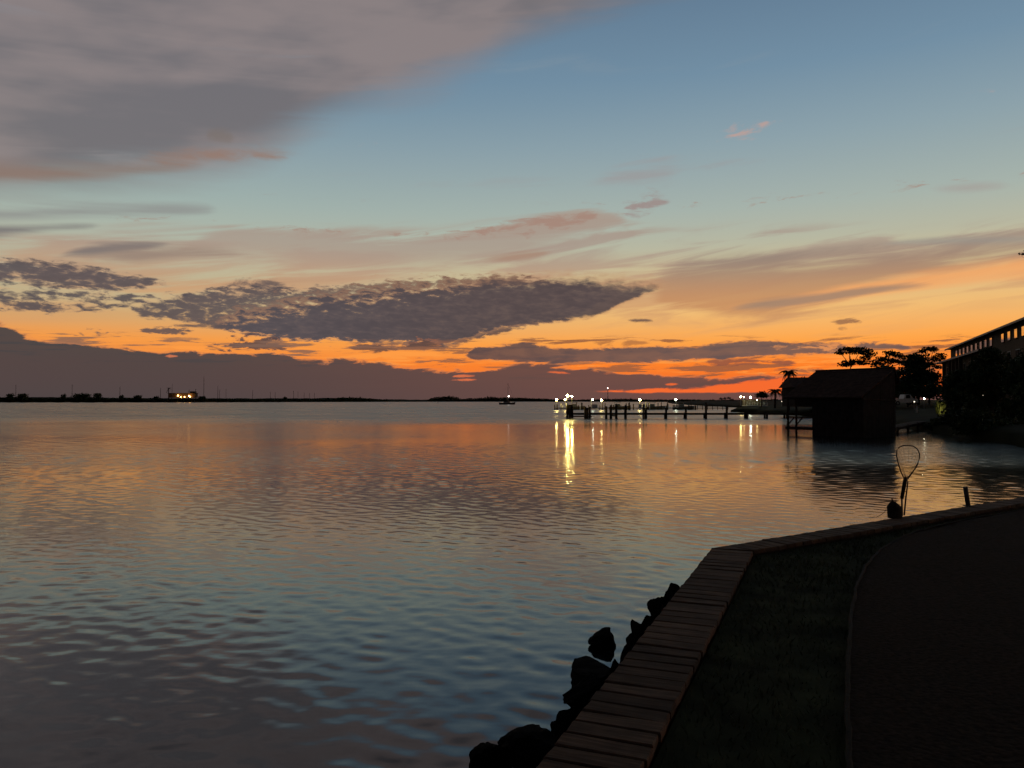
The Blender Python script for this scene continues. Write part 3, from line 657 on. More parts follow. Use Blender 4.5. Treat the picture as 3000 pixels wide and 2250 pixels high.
# ------------------------------------------------------------------ foliage
def leaf_cloud(clumps, n_per, size, seed, up=0.3, fill=0.75):
    """Small leaf clusters spread through the volume of uneven clumps: from_pydata lists."""
    g = np.random.default_rng(seed); V = []; 
    for (cx, cy, cz, rx, ry, rz) in clumps:
        n = int(n_per * (rx * ry * rz) ** (2 / 3)) + 20
        d = g.normal(size=(n, 3)); d /= np.linalg.norm(d, axis=1)[:, None]
        rad = g.uniform(0, 1, n) ** (1 / 3 if fill > .9 else .45)
        lump = 1 + .22 * np.sin(d[:, 0] * 5 + seed + cx) * np.cos(d[:, 1] * 4 + cz) + .16 * np.sin(d[:, 2] * 7 + cx * 2)
        P = np.stack([cx + d[:, 0] * rx * rad * lump, cy + d[:, 1] * ry * rad * lump, cz + d[:, 2] * rz * rad * lump], -1)
        s = size * g.uniform(.5, 1.3, n)[:, None]
        a = g.normal(size=(n, 3)); a /= np.linalg.norm(a, axis=1)[:, None]
        b_ = np.cross(a, g.normal(size=(n, 3))); b_ /= np.linalg.norm(b_, axis=1)[:, None]
        V.append(np.stack([P + a * s, P + b_ * s * .7, P - a * s * .8, P - b_ * s * .7], 1).reshape(-1, 3))
    V = np.concatenate(V); return V
def leaf_mesh(name, V, m):
    n = len(V) // 4; me = bpy.data.meshes.new(name)
    me.from_pydata(V.tolist(), [], np.arange(4 * n).reshape(-1, 4).tolist()); me.materials.append(MT[m]); return me
def tree(name, base, clumps, trunk_r, n_per, size, seed, label, cat='tree', group=None, leaf='leaf', trunk_pts=None, limbs=True):
    t = tag(empty(name, base), label, cat, group); r = random.Random(seed)
    tops = max(c[2] for c in clumps)
    b = MB(); tp = trunk_pts or [(0, 0, -.6), (r.uniform(-.1, .1), 0, tops * .3), (r.uniform(-.3, .3), r.uniform(-.3, .3), tops * .65), (r.uniform(-.3, .3), 0, tops * .9)]
    b.tube(tp, [trunk_r * (1 - .75 * k / (len(tp) - 1)) for k in range(len(tp))], 7)
    if limbs:
        for c in clumps:
            z0 = max(tops * .22, min(c[2] - abs(c[0]) * .5 - c[5] * .3, tops * .85)); f = min(1, z0 / max(tops * .9, .1)); k = f * (len(tp) - 2)
            i = min(int(k) + 1, len(tp) - 2) if len(tp) > 2 else 0
            a = Vector(tp[i]).lerp(Vector(tp[i + 1]), .3); c3 = Vector(c[:3])
            mid = a.lerp(c3, .5) + Vector((r.uniform(-.2, .2), r.uniform(-.2, .2), r.uniform(-.1, .3)))
            b.tube([a, mid, c3, c3 + Vector((r.uniform(-.5, .5) * c[3], r.uniform(-.5, .5) * c[4], c[5] * .4))], [trunk_r * .42, trunk_r * .3, trunk_r * .2, trunk_r * .06], 5)
    b.build('trunk', 'bark', t, True)
    link('crown', leaf_mesh('crown', leaf_cloud(clumps, n_per, size, seed), leaf), t)
    return t
def px_clumps(base, Y, items):
    """Clumps given by their outline seen from the walk: centre x, y, half width, half height."""
    out = []; sc = Y / F
    for k, (x, y, hw, hh) in enumerate(items):
        p = at(x, y, Y + ((k * 37) % 5 - 2) * hw * sc * .35) - base
        out.append((p.x, p.y, p.z, hw * sc, hw * sc * .85, hh * sc))
    return out
def ground(x, Y, z=1.6): p = at(x, 1172, Y); return Vector((p.x, Y, z))
# umbrella pines behind the boathouse
def pine(x, Y, items, label, seed, r=.22, n=150, size=.24):
    b0 = ground(x, Y); return tree('pine_tree', b0, px_clumps(b0, Y, items), r, n, size, seed, label, 'tree', 'pines on the skyline', 'needle')
pine(2492, 150, [(2490, 1026, 36, 11), (2462, 1034, 18, 6), (2520, 1028, 34, 12), (2548, 1036, 22, 11), (2535, 1048, 16, 9), (2500, 1060, 30, 8), (2478, 1068, 22, 8), (2530, 1062, 20, 8)], 'flat topped pine rising directly above the boathouse roof', 21)
pine(2600, 155, [(2605, 1034, 20, 8), (2625, 1040, 22, 9), (2640, 1046, 12, 7), (2585, 1052, 22, 8), (2610, 1058, 34, 8), (2570, 1066, 22, 10), (2645, 1062, 18, 9)], 'lower pine with open branches right of the flat topped pine', 22)
pine(2722, 150, [(2716, 1022, 20, 8), (2735, 1024, 16, 8), (2700, 1030, 14, 7), (2755, 1040, 18, 7), (2740, 1052, 22, 8), (2762, 1048, 10, 6), (2728, 1068, 18, 8), (2748, 1076, 14, 7)], 'airy pine standing just left of the apartment building', 23, .2, 120)
b0 = ground(2690, 145); tree('oak_tree', b0, px_clumps(b0, 145, [(2685, 1048, 30, 14), (2672, 1072, 32, 20), (2700, 1068, 26, 22), (2690, 1098, 44, 24), (2660, 1120, 34, 22), (2715, 1120, 36, 24), (2735, 1102, 20, 18)]), .3, 200, .3, 24, 'dense round topped oak between two pines', 'tree')
b0 = ground(2620, 130); tree('oak_tree', b0, px_clumps(b0, 130, [(2590, 1088, 36, 16), (2640, 1092, 18, 10), (2610, 1112, 40, 20), (2650, 1136, 34, 18), (2600, 1140, 40, 20), (2690, 1142, 34, 16), (2560, 1092, 24, 12), (2730, 1140, 30, 20)]), .3, 200, .28, 25, 'broad dark oak low behind the boathouse roof', 'tree')
# palms and bushes by the point
def palm(x, Y, ytop, rpx, label, seed):
    base = ground(x, Y, 1.5); top = at(x, ytop, Y) - base; r = random.Random(seed)
    t = tag(empty('palm_tree', base), label, 'palm tree', 'palms on the point')
    b = MB(); b.tube([(0, 0, -.4), (.08, 0, top.z * .5), (top.x, top.y, top.z)], [.22, .17, .16], 8); b.build('trunk', 'bark', t, True)
    L = rpx * Y / F; meshes = []
    for k in range(3):
        b = MB(); P = []
        for s in np.linspace(0, 1, 9):
            P.append(Vector((L * s * (1 - .12 * s), 0, L * (.55 * s - (1.05 + .15 * k) * s * s))))
        b.tube(P, [.03 * (1 - .8 * s) + .004 for s in np.linspace(0, 1, 9)], 4)
        for s in np.linspace(.12, .99, 16):
            i = min(int(s * 8), 7); p = P[i].lerp(P[i + 1], s * 8 - i); w = L * .40 * math.sin(math.pi * min(1, s * .85 + .12)) + .05
            for sd in (-1, 1):
                q = p + Vector((.12 * L, sd * w * .75, -w * .55))
                b.add([p + Vector((-.05 * L, 0, 0)), p + Vector((.05 * L, 0, 0)), q], [(0, 1, 2)])
        meshes.append(b.mesh('frond', 'frond'))
    n = 22
    for k in range(n):
        o = link('frond', meshes[k % 3], t, top, (0, r.uniform(-.75, .55), 2 * math.pi * k / n * 3.3 + r.uniform(-.2, .2)))
    return t
palm(2310, 140, 1092, 25, 'taller palm standing over bushes left of the boathouse roof', 31)
palm(2270, 150, 1146, 21, 'shorter palm with drooping fronds beside the lit dock', 32)
def bush(x, Y, items, label, seed, n=200, size=.25, z=1.5):
    b0 = ground(x, Y, z); return tree('tree', b0, px_clumps(b0, Y, items), .14, n, size, seed, label, 'tree')
bush(2312, 138, [(2308, 1128, 18, 12), (2325, 1136, 16, 14), (2300, 1148, 16, 12), (2320, 1156, 24, 12), (2335, 1122, 10, 10)], 'bushy dark tree at the foot of the taller palm', 33)
bush(2231, 165, [(2222, 1158, 10, 8), (2238, 1157, 11, 9), (2231, 1154, 12, 8), (2246, 1160, 7, 6)], 'small round topped tree above the lit railings', 34, 260, .22)
bush(2385, 135, [(2365, 1118, 22, 14), (2350, 1140, 26, 16), (2390, 1126, 26, 20), (2400, 1150, 34, 18), (2350, 1162, 30, 10)], 'thicket tree hidden close behind the left end of the boathouse', 35)
bush(2660, 128, [(2640, 1158, 30, 9), (2675, 1156, 30, 11), (2710, 1152, 30, 14), (2740, 1150, 28, 18), (2625, 1152, 20, 14)], 'dark hedge line below the oaks right of the boathouse', 36, 260, .25)
# dark trees on the right bank in front of the apartments
def bank_tree(x, Y, items, label, seed, n=520, size=.17):
    b0 = ground(x, Y, 1.0); return tree('bank_tree', b0, px_clumps(b0, Y, items), .2, n, size, seed, label, 'tree', 'trees on the right bank')
bank_tree(2905, 66, [(2900, 1040, 34, 26), (2872, 1066, 34, 26), (2935, 1060, 34, 26), (2905, 1098, 60, 40), (2850, 1120, 40, 40), (2960, 1110, 44, 40), (2900, 1160, 44, 34), (2930, 1210, 60, 40), (2860, 1190, 30, 40)], 'tallest dark tree standing in front of the apartment building', 41)
bank_tree(2810, 70, [(2812, 1098, 26, 18), (2790, 1120, 30, 26), (2828, 1130, 30, 30), (2800, 1165, 40, 34), (2770, 1140, 16, 16), (2815, 1210, 44, 36), (2845, 1090, 22, 22)], 'dark tree on the bank left of the tallest one', 42)
bank_tree(2990, 60, [(2985, 1070, 30, 26), (3020, 1060, 40, 40), (2975, 1120, 44, 40), (3010, 1150, 50, 50), (2970, 1200, 50, 44), (3020, 1220, 50, 44)], 'dark tree cut off by the right edge of the picture', 43)
bank_tree(2890, 54, [(2850, 1230, 50, 34), (2900, 1240, 50, 34), (2950, 1250, 50, 34), (2880, 1265, 50, 20), (2990, 1262, 40, 30), (2820, 1250, 36, 22), (2960, 1285, 50, 16)], 'low dark shrubs massed along the water at right', 44, 700, .13)
bank_tree(2770, 64, [(2760, 1240, 30, 20), (2790, 1245, 34, 20), (2735, 1250, 24, 14), (2780, 1222, 24, 18), (2810, 1258, 30, 14)], 'low shrub by the water left of the bank trees', 45, 700, .13)
# a clump of pampas-like grass lit by a garden lamp
Yp = 80; b0 = ground(2757, Yp, 1.25); pl = tag(empty('ornamental_grass', b0), 'yellow lit clump of tall feathery leaves on the right bank', 'plant')
b = MB(); r = random.Random(9)
for k in range(260):
    a = r.uniform(0, 6.28); L = r.uniform(.7, 1.9); sp_ = r.uniform(.15, .75); d = Vector((math.cos(a), math.sin(a), 0)); s_ = Vector((-d.y, d.x, 0)) * .035
    p1 = d * sp_ * L * .35 + Vector((0, 0, L * .65)); p2 = d * sp_ * L * .85 + Vector((0, 0, L * r.uniform(.75, 1.0)))
    o_ = Vector((r.uniform(-.35, .35), r.uniform(-.3, .3), 0))
    b.add([o_ - s_, o_ + s_, o_ + p1 + s_ * .8, o_ + p1 - s_ * .8, o_ + p2], [(0, 1, 2, 3), (3, 2, 4)])
b.build('leaves', 'frond', pl)
gl = tag(empty('garden_light', b0 + Vector((-.5, -1.1, 0))), 'tiny garden uplight at the foot of the lit clump of leaves', 'lamp')
b = MB(); b.tube([(0, 0, -.2), (0, 0, .12)], .03, 6); b.build('spike', 'black', gl)
b = MB(); b.box((0, -.05, .22), (.22, .02, .26)); b.box((-.11, .02, .22), (.02, .14, .26)); b.box((.11, .02, .22), (.02, .14, .26)); b.build('housing', 'black', gl)
b = MB(); b.ball((0, .03, .20), .05, 1); b.build('bulb', 'lamp_garden', gl)
# the branch that enters at the upper right belongs to a pine just outside the picture
Yb = 30; bx = at(3110, 1300, Yb); base = Vector((bx.x, Yb, 1.0)); tp = at(2990, 745, Yb) - base
nt_ = tag(empty('pine_tree', base), 'near pine whose branch tip pokes in at the right edge', 'tree')
b = MB(); b.tube([(0, 0, -.5), (.1, 0, 5), (.2, 0, 10.5)], [.24, .18, .07], 8)
for dz, dx in ((tp.z, tp.x), (6.2, 1.9), (7.4, 2.2), (9.0, 1.6)):
    b.tube([(.15, 0, dz - .5), (dx * .5, .1, dz - .1), (dx, 0, dz)], [.05, .035, .012], 5)
b.build('trunk', 'bark', nt_, True)
cl = [(tp.x + .10, 0, tp.z + .02, .16, .14, .035), (tp.x + .22, 0, tp.z + .10, .10, .10, .06), (tp.x + .5, .1, tp.z + .05, .35, .3, .2), (1.9, 0, 6.2, .6, .6, .3), (2.2, 0, 7.4, .5, .5, .3), (1.5, 0, 9.2, .6, .6, .4), (.3, 0, 10.4, .8, .8, .5)]
link('crown', leaf_mesh('crown', leaf_cloud(cl, 600, .05, 77), 'needle'), nt_)

# ------------------------------------------------------------------ boathouse
BF = Vector((25.0, 55.1, 0)); BR = Vector((-.5, .866, 0)); BD = Vector((.866, .5, 0))      # near corner, along the eave (away), across (right)
bh = tag(empty('boathouse', BF), 'dark wooden boathouse with a brown sloping roof standing in the water', 'boathouse')
def bp(s, d, z): return BR * s + BD * d + Vector((0, 0, z))
EV, RG, HD = 3.0, 5.05, 3.7
def slab(name, q, th, m):
    b = MB(); n = (q[1] - q[0]).cross(q[3] - q[0]).normalized()
    if n.z < 0: n = -n
    b.add(list(q) + [p - n * th for p in q], [(0, 1, 2, 3), (7, 6, 5, 4)] + [(k, (k + 1) % 4, 4 + (k + 1) % 4, 4 + k) for k in range(4)]); return b.build(name, m, bh)
roof = slab('roof', (bp(-.0, -.15, EV - .05), bp(6.9, -.15, EV - .05), bp(6.9, HD, RG), bp(-.0, HD, RG)), .10, 'shingle')
slab('roof', (bp(0, HD + .01, RG), bp(6.9, HD + .01, RG), bp(6.9, HD + .75, RG - 1.1), bp(0, HD + .75, RG - 1.1)), .10, 'shingle')
b = MB(); b.tube([bp(-.03, HD, RG + .03), bp(6.93, HD, RG + .03)], .07, 6); b.build('ridge_cap', 'shingle', roof)
for kk in range(1, 12):          # shingle courses as proud strips
    f0 = kk / 12; a0 = bp(.0, -.15, EV - .05).lerp(bp(0, HD, RG), f0); a1 = bp(6.9, -.15, EV - .05).lerp(bp(6.9, HD, RG), f0)
    b = MB(); b.box(((a0 + a1) / 2 + Vector((0, 0, .012))), (6.9, .06, .02), Matrix.Rotation(math.atan2(BR.y, BR.x), 3, 'Z')); b.build('shingle_course', 'shingle', roof)
# walls of vertical boards, enclosed part
def wall_board(p, q, zt0, zt1, th=.04):
    d = (q - p).normalized(); n = Vector((d.y, -d.x, 0)) * th; b = MB()
    b.add([p, q, q + n, p + n, p + Vector((0, 0, zt0)), q + Vector((0, 0, zt1)), q + n + Vector((0, 0, zt1)), p + n + Vector((0, 0, zt0))],
          [(3, 2, 1, 0), (4, 5, 6, 7), (0, 1, 5, 4), (1, 2, 6, 5), (2, 3, 7, 6), (3, 0, 4, 7)]); return b.build('wall_board', 'siding', bh)
nb = 18
for k in range(nb):
    s0, s1 = 4.4 * k / nb + .01, 4.4 * (k + 1) / nb - .01; wall_board(bp(s0, .05 + .006 * (k % 2), -.4), bp(s1, .05 + .006 * (k % 2), -.4), EV + .3, EV + .3)
nb = 15
for k in range(nb):
    e0, e1 = 3.75 * k / nb + .01, 3.75 * (k + 1) / nb - .01
    zt = lambda e: .4 + EV - .15 + (RG - EV) * min(e, HD) / HD
    wall_board(bp(.08 + .006 * (k % 2), e0 + .05, -.4), bp(.08 + .006 * (k % 2), e1 + .05, -.4), zt(e0), zt(e1))
b = MB(); b.add([bp(4.4, .08, -.4), bp(4.4, 3.8, -.4), bp(4.4, 3.8, EV + 1.8), bp(4.4, .08, EV + .1)], [(0, 1, 2, 3)]); b.build('end_wall', 'siding', bh)
b = MB(); b.add([bp(.1, 3.82, -.4), bp(4.4, 3.82, -.4), bp(4.4, 3.82, EV + 1.85), bp(.1, 3.82, EV + 1.85)], [(0, 1, 2, 3)]); b.build('back_wall', 'siding', bh)
b = MB(); b.tube([bp(.02, -.02, EV - .25), bp(.02, 3.8, EV - .35)], .06, 4); b.build('beam', 'timber', bh)
b = MB(); b.tube([bp(0, -.1, EV - .14), bp(6.9, -.1, EV - .14)], .08, 4); b.build('eave_beam', 'timber', bh)
# open slip at the far end: posts, braces and a low landing
for s_, d_ in ((6.7, .1), (5.9, .1), (6.7, 3.6)):
    b = MB(); b.tube([bp(s_, d_, -.8), bp(s_, d_, EV + .02 + (1.9 if d_ > 3 else 0))], .085, 8); b.build('post', 'timber', bh, True)
for s_, e_ in ((6.7, 6.1), (5.9, 5.3)):
    b = MB(); b.tube([bp(s_, .1, .75), bp(e_, .1, 1.35)], .05, 5); b.build('brace', 'timber', bh)
b = MB(); b.tube([bp(6.85, .1, 1.38), bp(4.4, .1, 1.38)], .06, 4); b.build('rail', 'timber', bh)
b = MB(); q = (bp(4.35, -.05, .62), bp(6.85, -.05, .62), bp(6.85, 1.0, .62), bp(4.35, 1.0, .62)); b.add(list(q) + [p - Vector((0, 0, .22)) for p in q], [(0, 1, 2, 3), (7, 6, 5, 4)] + [(k, (k + 1) % 4, 4 + (k + 1) % 4, 4 + k) for k in range(4)]); b.build('landing', 'timber', bh)
# low gangway from the right bank to the boathouse
gw = tag(empty('gangway', bp(.5, 4, 0) + BF), 'low dark gangway between the boathouse and the right bank', 'gangway')
g0 = bp(1.5, 3.9, .45) + BF - gw.location; g1 = Vector((37.2, 70.5, .8)) - gw.location
b = MB(); d = (g1 - g0).normalized(); n = Vector((d.y, -d.x, 0)) * .55
b.add([g0 - n, g1 - n, g1 + n, g0 + n] + [p - Vector((0, 0, .2)) for p in (g0 - n, g1 - n, g1 + n, g0 + n)], [(0, 1, 2, 3), (7, 6, 5, 4)] + [(k, (k + 1) % 4, 4 + (k + 1) % 4, 4 + k) for k in range(4)]); b.build('deck', 'timber', gw)
for k in range(5):
    p = g0.lerp(g1, k / 4); b = MB(); b.tube([p + n * .9 - Vector((0, 0, 1.5)), p + n * .9 + Vector((0, 0, .05))], .09, 6); b.build('piling', 'timber', gw)
# house roof further back on the left of the boathouse
hb = at(2350, 1172, 128); hs = tag(empty('house', (hb.x, 128, 1.6)), 'low dark house roof showing left behind the boathouse', 'house')
b = MB(); b.box((2, 3, 1.6), (6.5, 6, 3.2)); b.build('wall', 'siding', hs)
b = MB(); zr = (1172 - 1104) * 128 / F + EYE - 1.6
b.add([(-1.7, -.5, 3.2), (5.8, -.5, 3.2), (5.8, 6.5, 3.2), (-1.7, 6.5, 3.2), (-1.4, 3, zr), (5.5, 3, zr)], [(0, 1, 5, 4), (2, 3, 4, 5), (1, 2, 5), (3, 0, 4), (3, 2, 1, 0)]); b.build('roof', 'shingle', hs)

# ------------------------------------------------------------------ apartment building
AP = Vector((100.2, 179, 1.8)); AD = Vector((-.371, -.928, 0)); AN = Vector((.928, -.371, 0))     # far corner, along facade toward us, into the block
ap = tag(empty('apartment_building', AP), 'long apartment block at right with a row of upper windows catching the sunset', 'building')
def app(s, d, z): return AD * s + AN * d + Vector((0, 0, z - 1.8))
def abox(name, s0, s1, d0, d1, z0, z1, m, parent=None):
    b = MB(); vs = [app(s, d, z) for z in (z0, z1) for s, d in ((s0, d0), (s1, d0), (s1, d1), (s0, d1))]
    b.add(vs, [(3, 2, 1, 0), (4, 5, 6, 7), (0, 1, 5, 4), (1, 2, 6, 5), (2, 3, 7, 6), (3, 0, 4, 7)]); return b.build(name, m, parent or ap)
abox('wall', -4, 92, 0, 14, 0, 11.25, 'stucco'); abox('upper_wall', .4, 92, 1.2, 13, 11.25, 14.3, 'stucco')
b = MB(); b.add([app(-.6, .2, 14.3), app(92.5, .2, 14.3), app(92.5, 14, 14.3), app(-.6, 14, 14.3), app(5, 7, 17.0), app(88, 7, 17.0)], [(0, 1, 5, 4), (2, 3, 4, 5), (1, 2, 5), (3, 0, 4), (3, 2, 1, 0)])
rf = b.build('roof', 'shingle', ap); abox('fascia', -.65, 92.5, .08, .2, 14.15, 14.45, 'trim', rf)
lr = abox('lower_eave', -5.2, 50, -1.3, 1.2, 11.25, 11.5, 'shingle'); abox('fascia', -5.25, 50, -1.42, -1.3, 11.15, 11.5, 'trim', lr)
wx = [9.4 + 4.65 * k for k in range(9)]
for k, s_ in enumerate(wx + [56 + 4.65 * j for j in range(6)]):
    f = abox('window', s_ - 1.0, s_ + 1.0, 1.10, 1.20, 12.05, 13.7, 'siding'); abox('pane', s_ - .86, s_ + .86, 1.06, 1.10, 12.2, 13.55, 'glass', f)
for fl in range(3):
    z0 = 2.6 + fl * 2.95
    for j in range(15):
        s_ = -1 + j * 5.6
        f = abox('window', s_ - 1.2, s_ + 1.2, -.05, 0, z0, z0 + 1.6, 'trim'); abox('pane', s_ - 1.05, s_ + 1.05, -.08, -.05, z0 + .1, z0 + 1.5, 'wall_glow' if (fl, j) in ((2, 2), (2, 4), (1, 7)) else 'siding', f)  # three panes given a glow in place of the lamplit balcony wall
    abox('balcony_slab', -2, 70, -1.1, -.02, z0 - .55, z0 - .35, 'stucco')
for j, s_ in enumerate((4.5, 13.5, 18, 22.5, 27)):
    abox('column', s_ - .35, s_ + .35, -1.05, -.4, 2.0, 11.2, 'stucco')

# ------------------------------------------------------------------ piers
def piling(parent, p, h, r=.13, m='timber'):
    b = MB(); b.tube([p + Vector((0, 0, -1.2)), p + Vector((0, 0, h))], [r * 1.08, r], 8); return b.build('piling', m, parent, True)
YP = 113.0; sc = YP / F
pr = tag(empty('pier', (at(1662, 1172, YP).x, YP, 0)), 'long low dark pier on pilings running left from the boathouse', 'pier')
X = lambda x: (x - 1662) * sc
b = MB(); x0, x1 = X(1676), X(2400); b.box(((x0 + x1) / 2, 0, .76), (x1 - x0, 1.3, .12)); b.build('deck', 'timber', pr)
b = MB(); b.box(((x0 + x1) / 2, -.55, .62), (x1 - x0, .08, .16)); b.box(((x0 + x1) / 2, .55, .62), (x1 - x0, .08, .16)); b.build('stringer', 'timber', pr)
for x, ty in ((1713, 1191), (1719, 1195), (1726, 1191), (1774.5, 1190), (1788, 1187), (1804, 1185), (1831, 1186), (1882, 1184), (1890, 1199), (1948.5, 1194), (2006, 1197), (2064.5, 1179), (2125, 1191), (2184, 1207), (2242, 1207), (2300, 1207)):
    thin = x == 1882
    piling(pr, Vector((X(x), -.7, 0)), (1172 - ty) * sc + EYE, .10 if thin else .16)
    if x not in (1713, 1719, 1726, 1882): piling(pr, Vector((X(x) + .12, .7, 0)), .85 + (.5 if x < 1900 else 0), .15)
hd = tag(empty('pier_end', (at(1669, 1172, YP).x, YP, 0)), 'dark boxy platform of clustered pilings at the outer end of the pier', 'dock')
b = MB(); b.box((.0, 0, 1.28), (15 * sc, 1.2, 1.5)); b.build('box', 'siding', hd)
for k, dx in enumerate((-.36, 0, .36)):
    piling(hd, Vector((dx, -.62, 0)), 2.0 - .12 * k, .12); piling(hd, Vector((dx, .62, 0)), 1.9, .12)
b = MB(); b.box((1.55, -.7, .34), (3.2, .25, .18)); b.build('fender', 'timber', hd)
b = MB(); b.box(((1796 - 1669) * sc, -.72, .42), (14 * sc, .2, .2)); b.build('fender', 'timber', hd)

# the farther dock with its lamps
YF = 212.0; sf = YF / F
def fx(x): return at(x, 1172, YF).x
fd = tag(empty('lit_dock', (fx(1625), YF, 0)), 'far lamp lit dock with many mooring posts behind the dark pier', 'dock')
FX = lambda x: fx(x) - fx(1625)
for x0, x1, y_, nm in ((1625, 1664, 0, 'platform'), (1727, 1773, 0, 'platform'), (1866, 1895, 0, 'platform'), (1970, 1992, 0, 'platform'), (1773, 1866, 2.5, 'walkway'), (1895, 1970, 2.5, 'walkway'), (1992, 2140, 2.5, 'walkway'), (1664, 1727, 2.5, 'walkway')):
    b = MB(); b.box(((FX(x0) + FX(x1)) / 2, y_, .48), (FX(x1) - FX(x0), 3.0 if nm == 'platform' else 1.4, .22)); b.build(nm, 'timber', fd)
r = random.Random(5)
pp = [1626, 1634, 1643, 1650, 1660, 1690, 1694, 1699, 1705, 1708, 1728, 1752, 1757, 1762, 1766, 1771, 1790, 1797, 1806, 1812, 1822, 1838, 1842, 1847, 1851, 1856, 1893, 1897, 1901, 1906, 1930, 1936, 1942, 1950, 1956, 1962, 2014, 2020, 2024, 2030, 2034, 2040]
for x in pp:
    piling(fd, Vector((FX(x), r.uniform(-1.4, 3.2), 0)), EYE - (r.uniform(6, 16)) * sf * 1.0, r.uniform(.10, .16), 'white' if x in (1643, 1650, 1660, 1699, 1752, 1762, 1897, 1901) else 'timber')
# railings of the walkway where it meets the land
b = MB()
for z_ in (1.35, .95): b.tube([(FX(2046), 2.0, z_), (FX(2140), 2.0, z_)], .06, 5)
b.build('handrail', 'timber', fd)
for x in range(2048, 2140, 15):
    b = MB(); b.tube([(FX(x), 2.0, -.8), (FX(x), 2.0, 1.4)], .09, 6); b.build('rail_post', 'timber', fd)
def dock_lamp(x, ytop, label, m='lamp', rad=.30, dy=0.0, arm=0.0, post='white', grp='lamps on the far dock', foot=.5, Y=None):
    Y = Y or YF; p = at(x, ytop, Y); t = tag(empty('dock_lamp', (p.x, Y + dy, foot)), label, 'lamp', grp); h = p.z - foot
    b = MB(); b.tube([(-arm, 0, 0), (-arm, 0, h * .9), (0, 0, h - .05)] if arm else [(0, 0, 0), (0, 0, h - .1)], .07 if Y > 150 else .04, 6); b.build('post', post, t)
    b = MB(); b.tube([(0, 0, h + rad * .9), (0, 0, h + rad * 1.3)], [rad * .8, rad * .3], 8); b.build('cap', 'grey', t)
    b = MB(); b.ball((0, 0, h), rad * (1.35 if Y > 150 else 1.15), 2); b.build('globe', m, t, True); return t
dock_lamp(1630, 1171, 'leftmost lamp, at the outer end of the far dock', 'lamp', .20, -.8)
dock_lamp(1655, 1170, 'low lamp just left of the two high bright lamps', 'lamp', .17, -.8)
dock_lamp(1663, 1159, 'highest and brightest lamp, over the outer end of the dark pier', 'lamp_hi', .15, .3, 0, 'grey', 'lamps over the outer end of the dark pier', 2.0, YP)
dock_lamp(1676, 1161, 'second high bright lamp, just right of the brightest one', 'lamp_hi', .11, .3, 0, 'grey', 'lamps over the outer end of the dark pier', 2.0, YP)
dock_lamp(1736, 1170, 'lamp on a bent arm over the bright white box', 'lamp_w', .14, -.8, .45)
dock_lamp(1761, 1172, 'yellow lamp above the posts right of the white box', 'lamp', .20, -.8)
dock_lamp(1873, 1171, 'yellow lamp on a post standing alone mid dock', 'lamp', .21, -.8)
dock_lamp(1978.5, 1171, 'greenish white lamp farthest right on the far dock', 'lamp_w', .16, -.8)
def boxlet(x, y, w, h, label, name='dock_box', dy=-1.0):
    p = at(x, y, YF + dy); o = tag(empty(name, (p.x, YF + dy, .6)), label, 'box', 'boxes on the far dock'); hh = h * sf
    b = MB(); b.box((0, 0, hh / 2), (w * sf, .8, hh)); b.build('body', 'white', o); b = MB(); b.box((0, 0, hh + .05), (w * sf + .1, .9, .10)); b.build('lid', 'white', o)
boxlet(1742, 1190, 16, 9, 'wide white box lit by the lamp on a bent arm')
boxlet(1875, 1191, 8, 9, 'left of two pale boxes under the lone yellow lamp'); boxlet(1886, 1191, 7, 9, 'right of two pale boxes under the lone yellow lamp')
boxlet(1974, 1191, 5, 7, 'left of two small pale boxes under the greenish lamp'); boxlet(1983, 1191, 5, 7, 'right of two small pale boxes under the greenish lamp')
boxlet(1671, 1190, 6, 8, 'small pale box beneath the two high lamps')
# small boats moored behind the posts
def boat(x, Y, L, label, cabin=True):
    p = at(x, 1172, Y); t = tag(empty('moored_boat', (p.x, Y, 0)), label, 'boat', 'boats at the far dock'); b = MB(); n = 8
    vs = []; 
    for i in range(n + 1):
        f = i / n; w = .9 * math.sin(min(1, f * 1.15 + .35) * math.pi * .62) * (1 - max(0, f - .6) ** 2 * 5.5); w = max(w, .03)
        vs += [(L * (f - .5), -w, .75 + .35 * f), (L * (f - .5), 0, -.2 + .25 * f ** 3), (L * (f - .5), w, .75 + .35 * f)]
    fs = [(3 * i + a, 3 * i + a + 1, 3 * i + a + 4, 3 * i + a + 3) for i in range(n) for a in (0, 1)] + [(3 * i, 3 * i + 3, 3 * i + 5, 3 * i + 2) for i in range(n)] + [(0, 1, 2)]
    b.add(vs, fs); b.build('hull', 'hull', t, False)
    if cabin:
        b = MB(); b.box((-.1 * L, 0, 1.2), (L * .25, 1.1, .8), None, .85); b.build('console', 'hull', t)
        b = MB(); b.box((-.1 * L, 0, 2.05), (L * .34, 1.5, .08)); b.build('canopy', 'hull', t)
        for dx in (-.13, .13):
            b = MB(); b.tube([((-.1 + dx) * L, .6, .9), ((-.1 + dx) * L, .6, 2.03)], .04, 5); b.build('canopy_post', 'grey', t)
    return t
boat(1688, 216, 5, 'dark small boat moored behind the left mooring posts'); boat(1815, 217, 6, 'dark boat with a canopy moored mid dock'); boat(1916, 217, 6.5, 'dark boat moored right of the lone yellow lamp'); boat(2002, 217, 6, 'dark boat moored beside the greenish lamp')
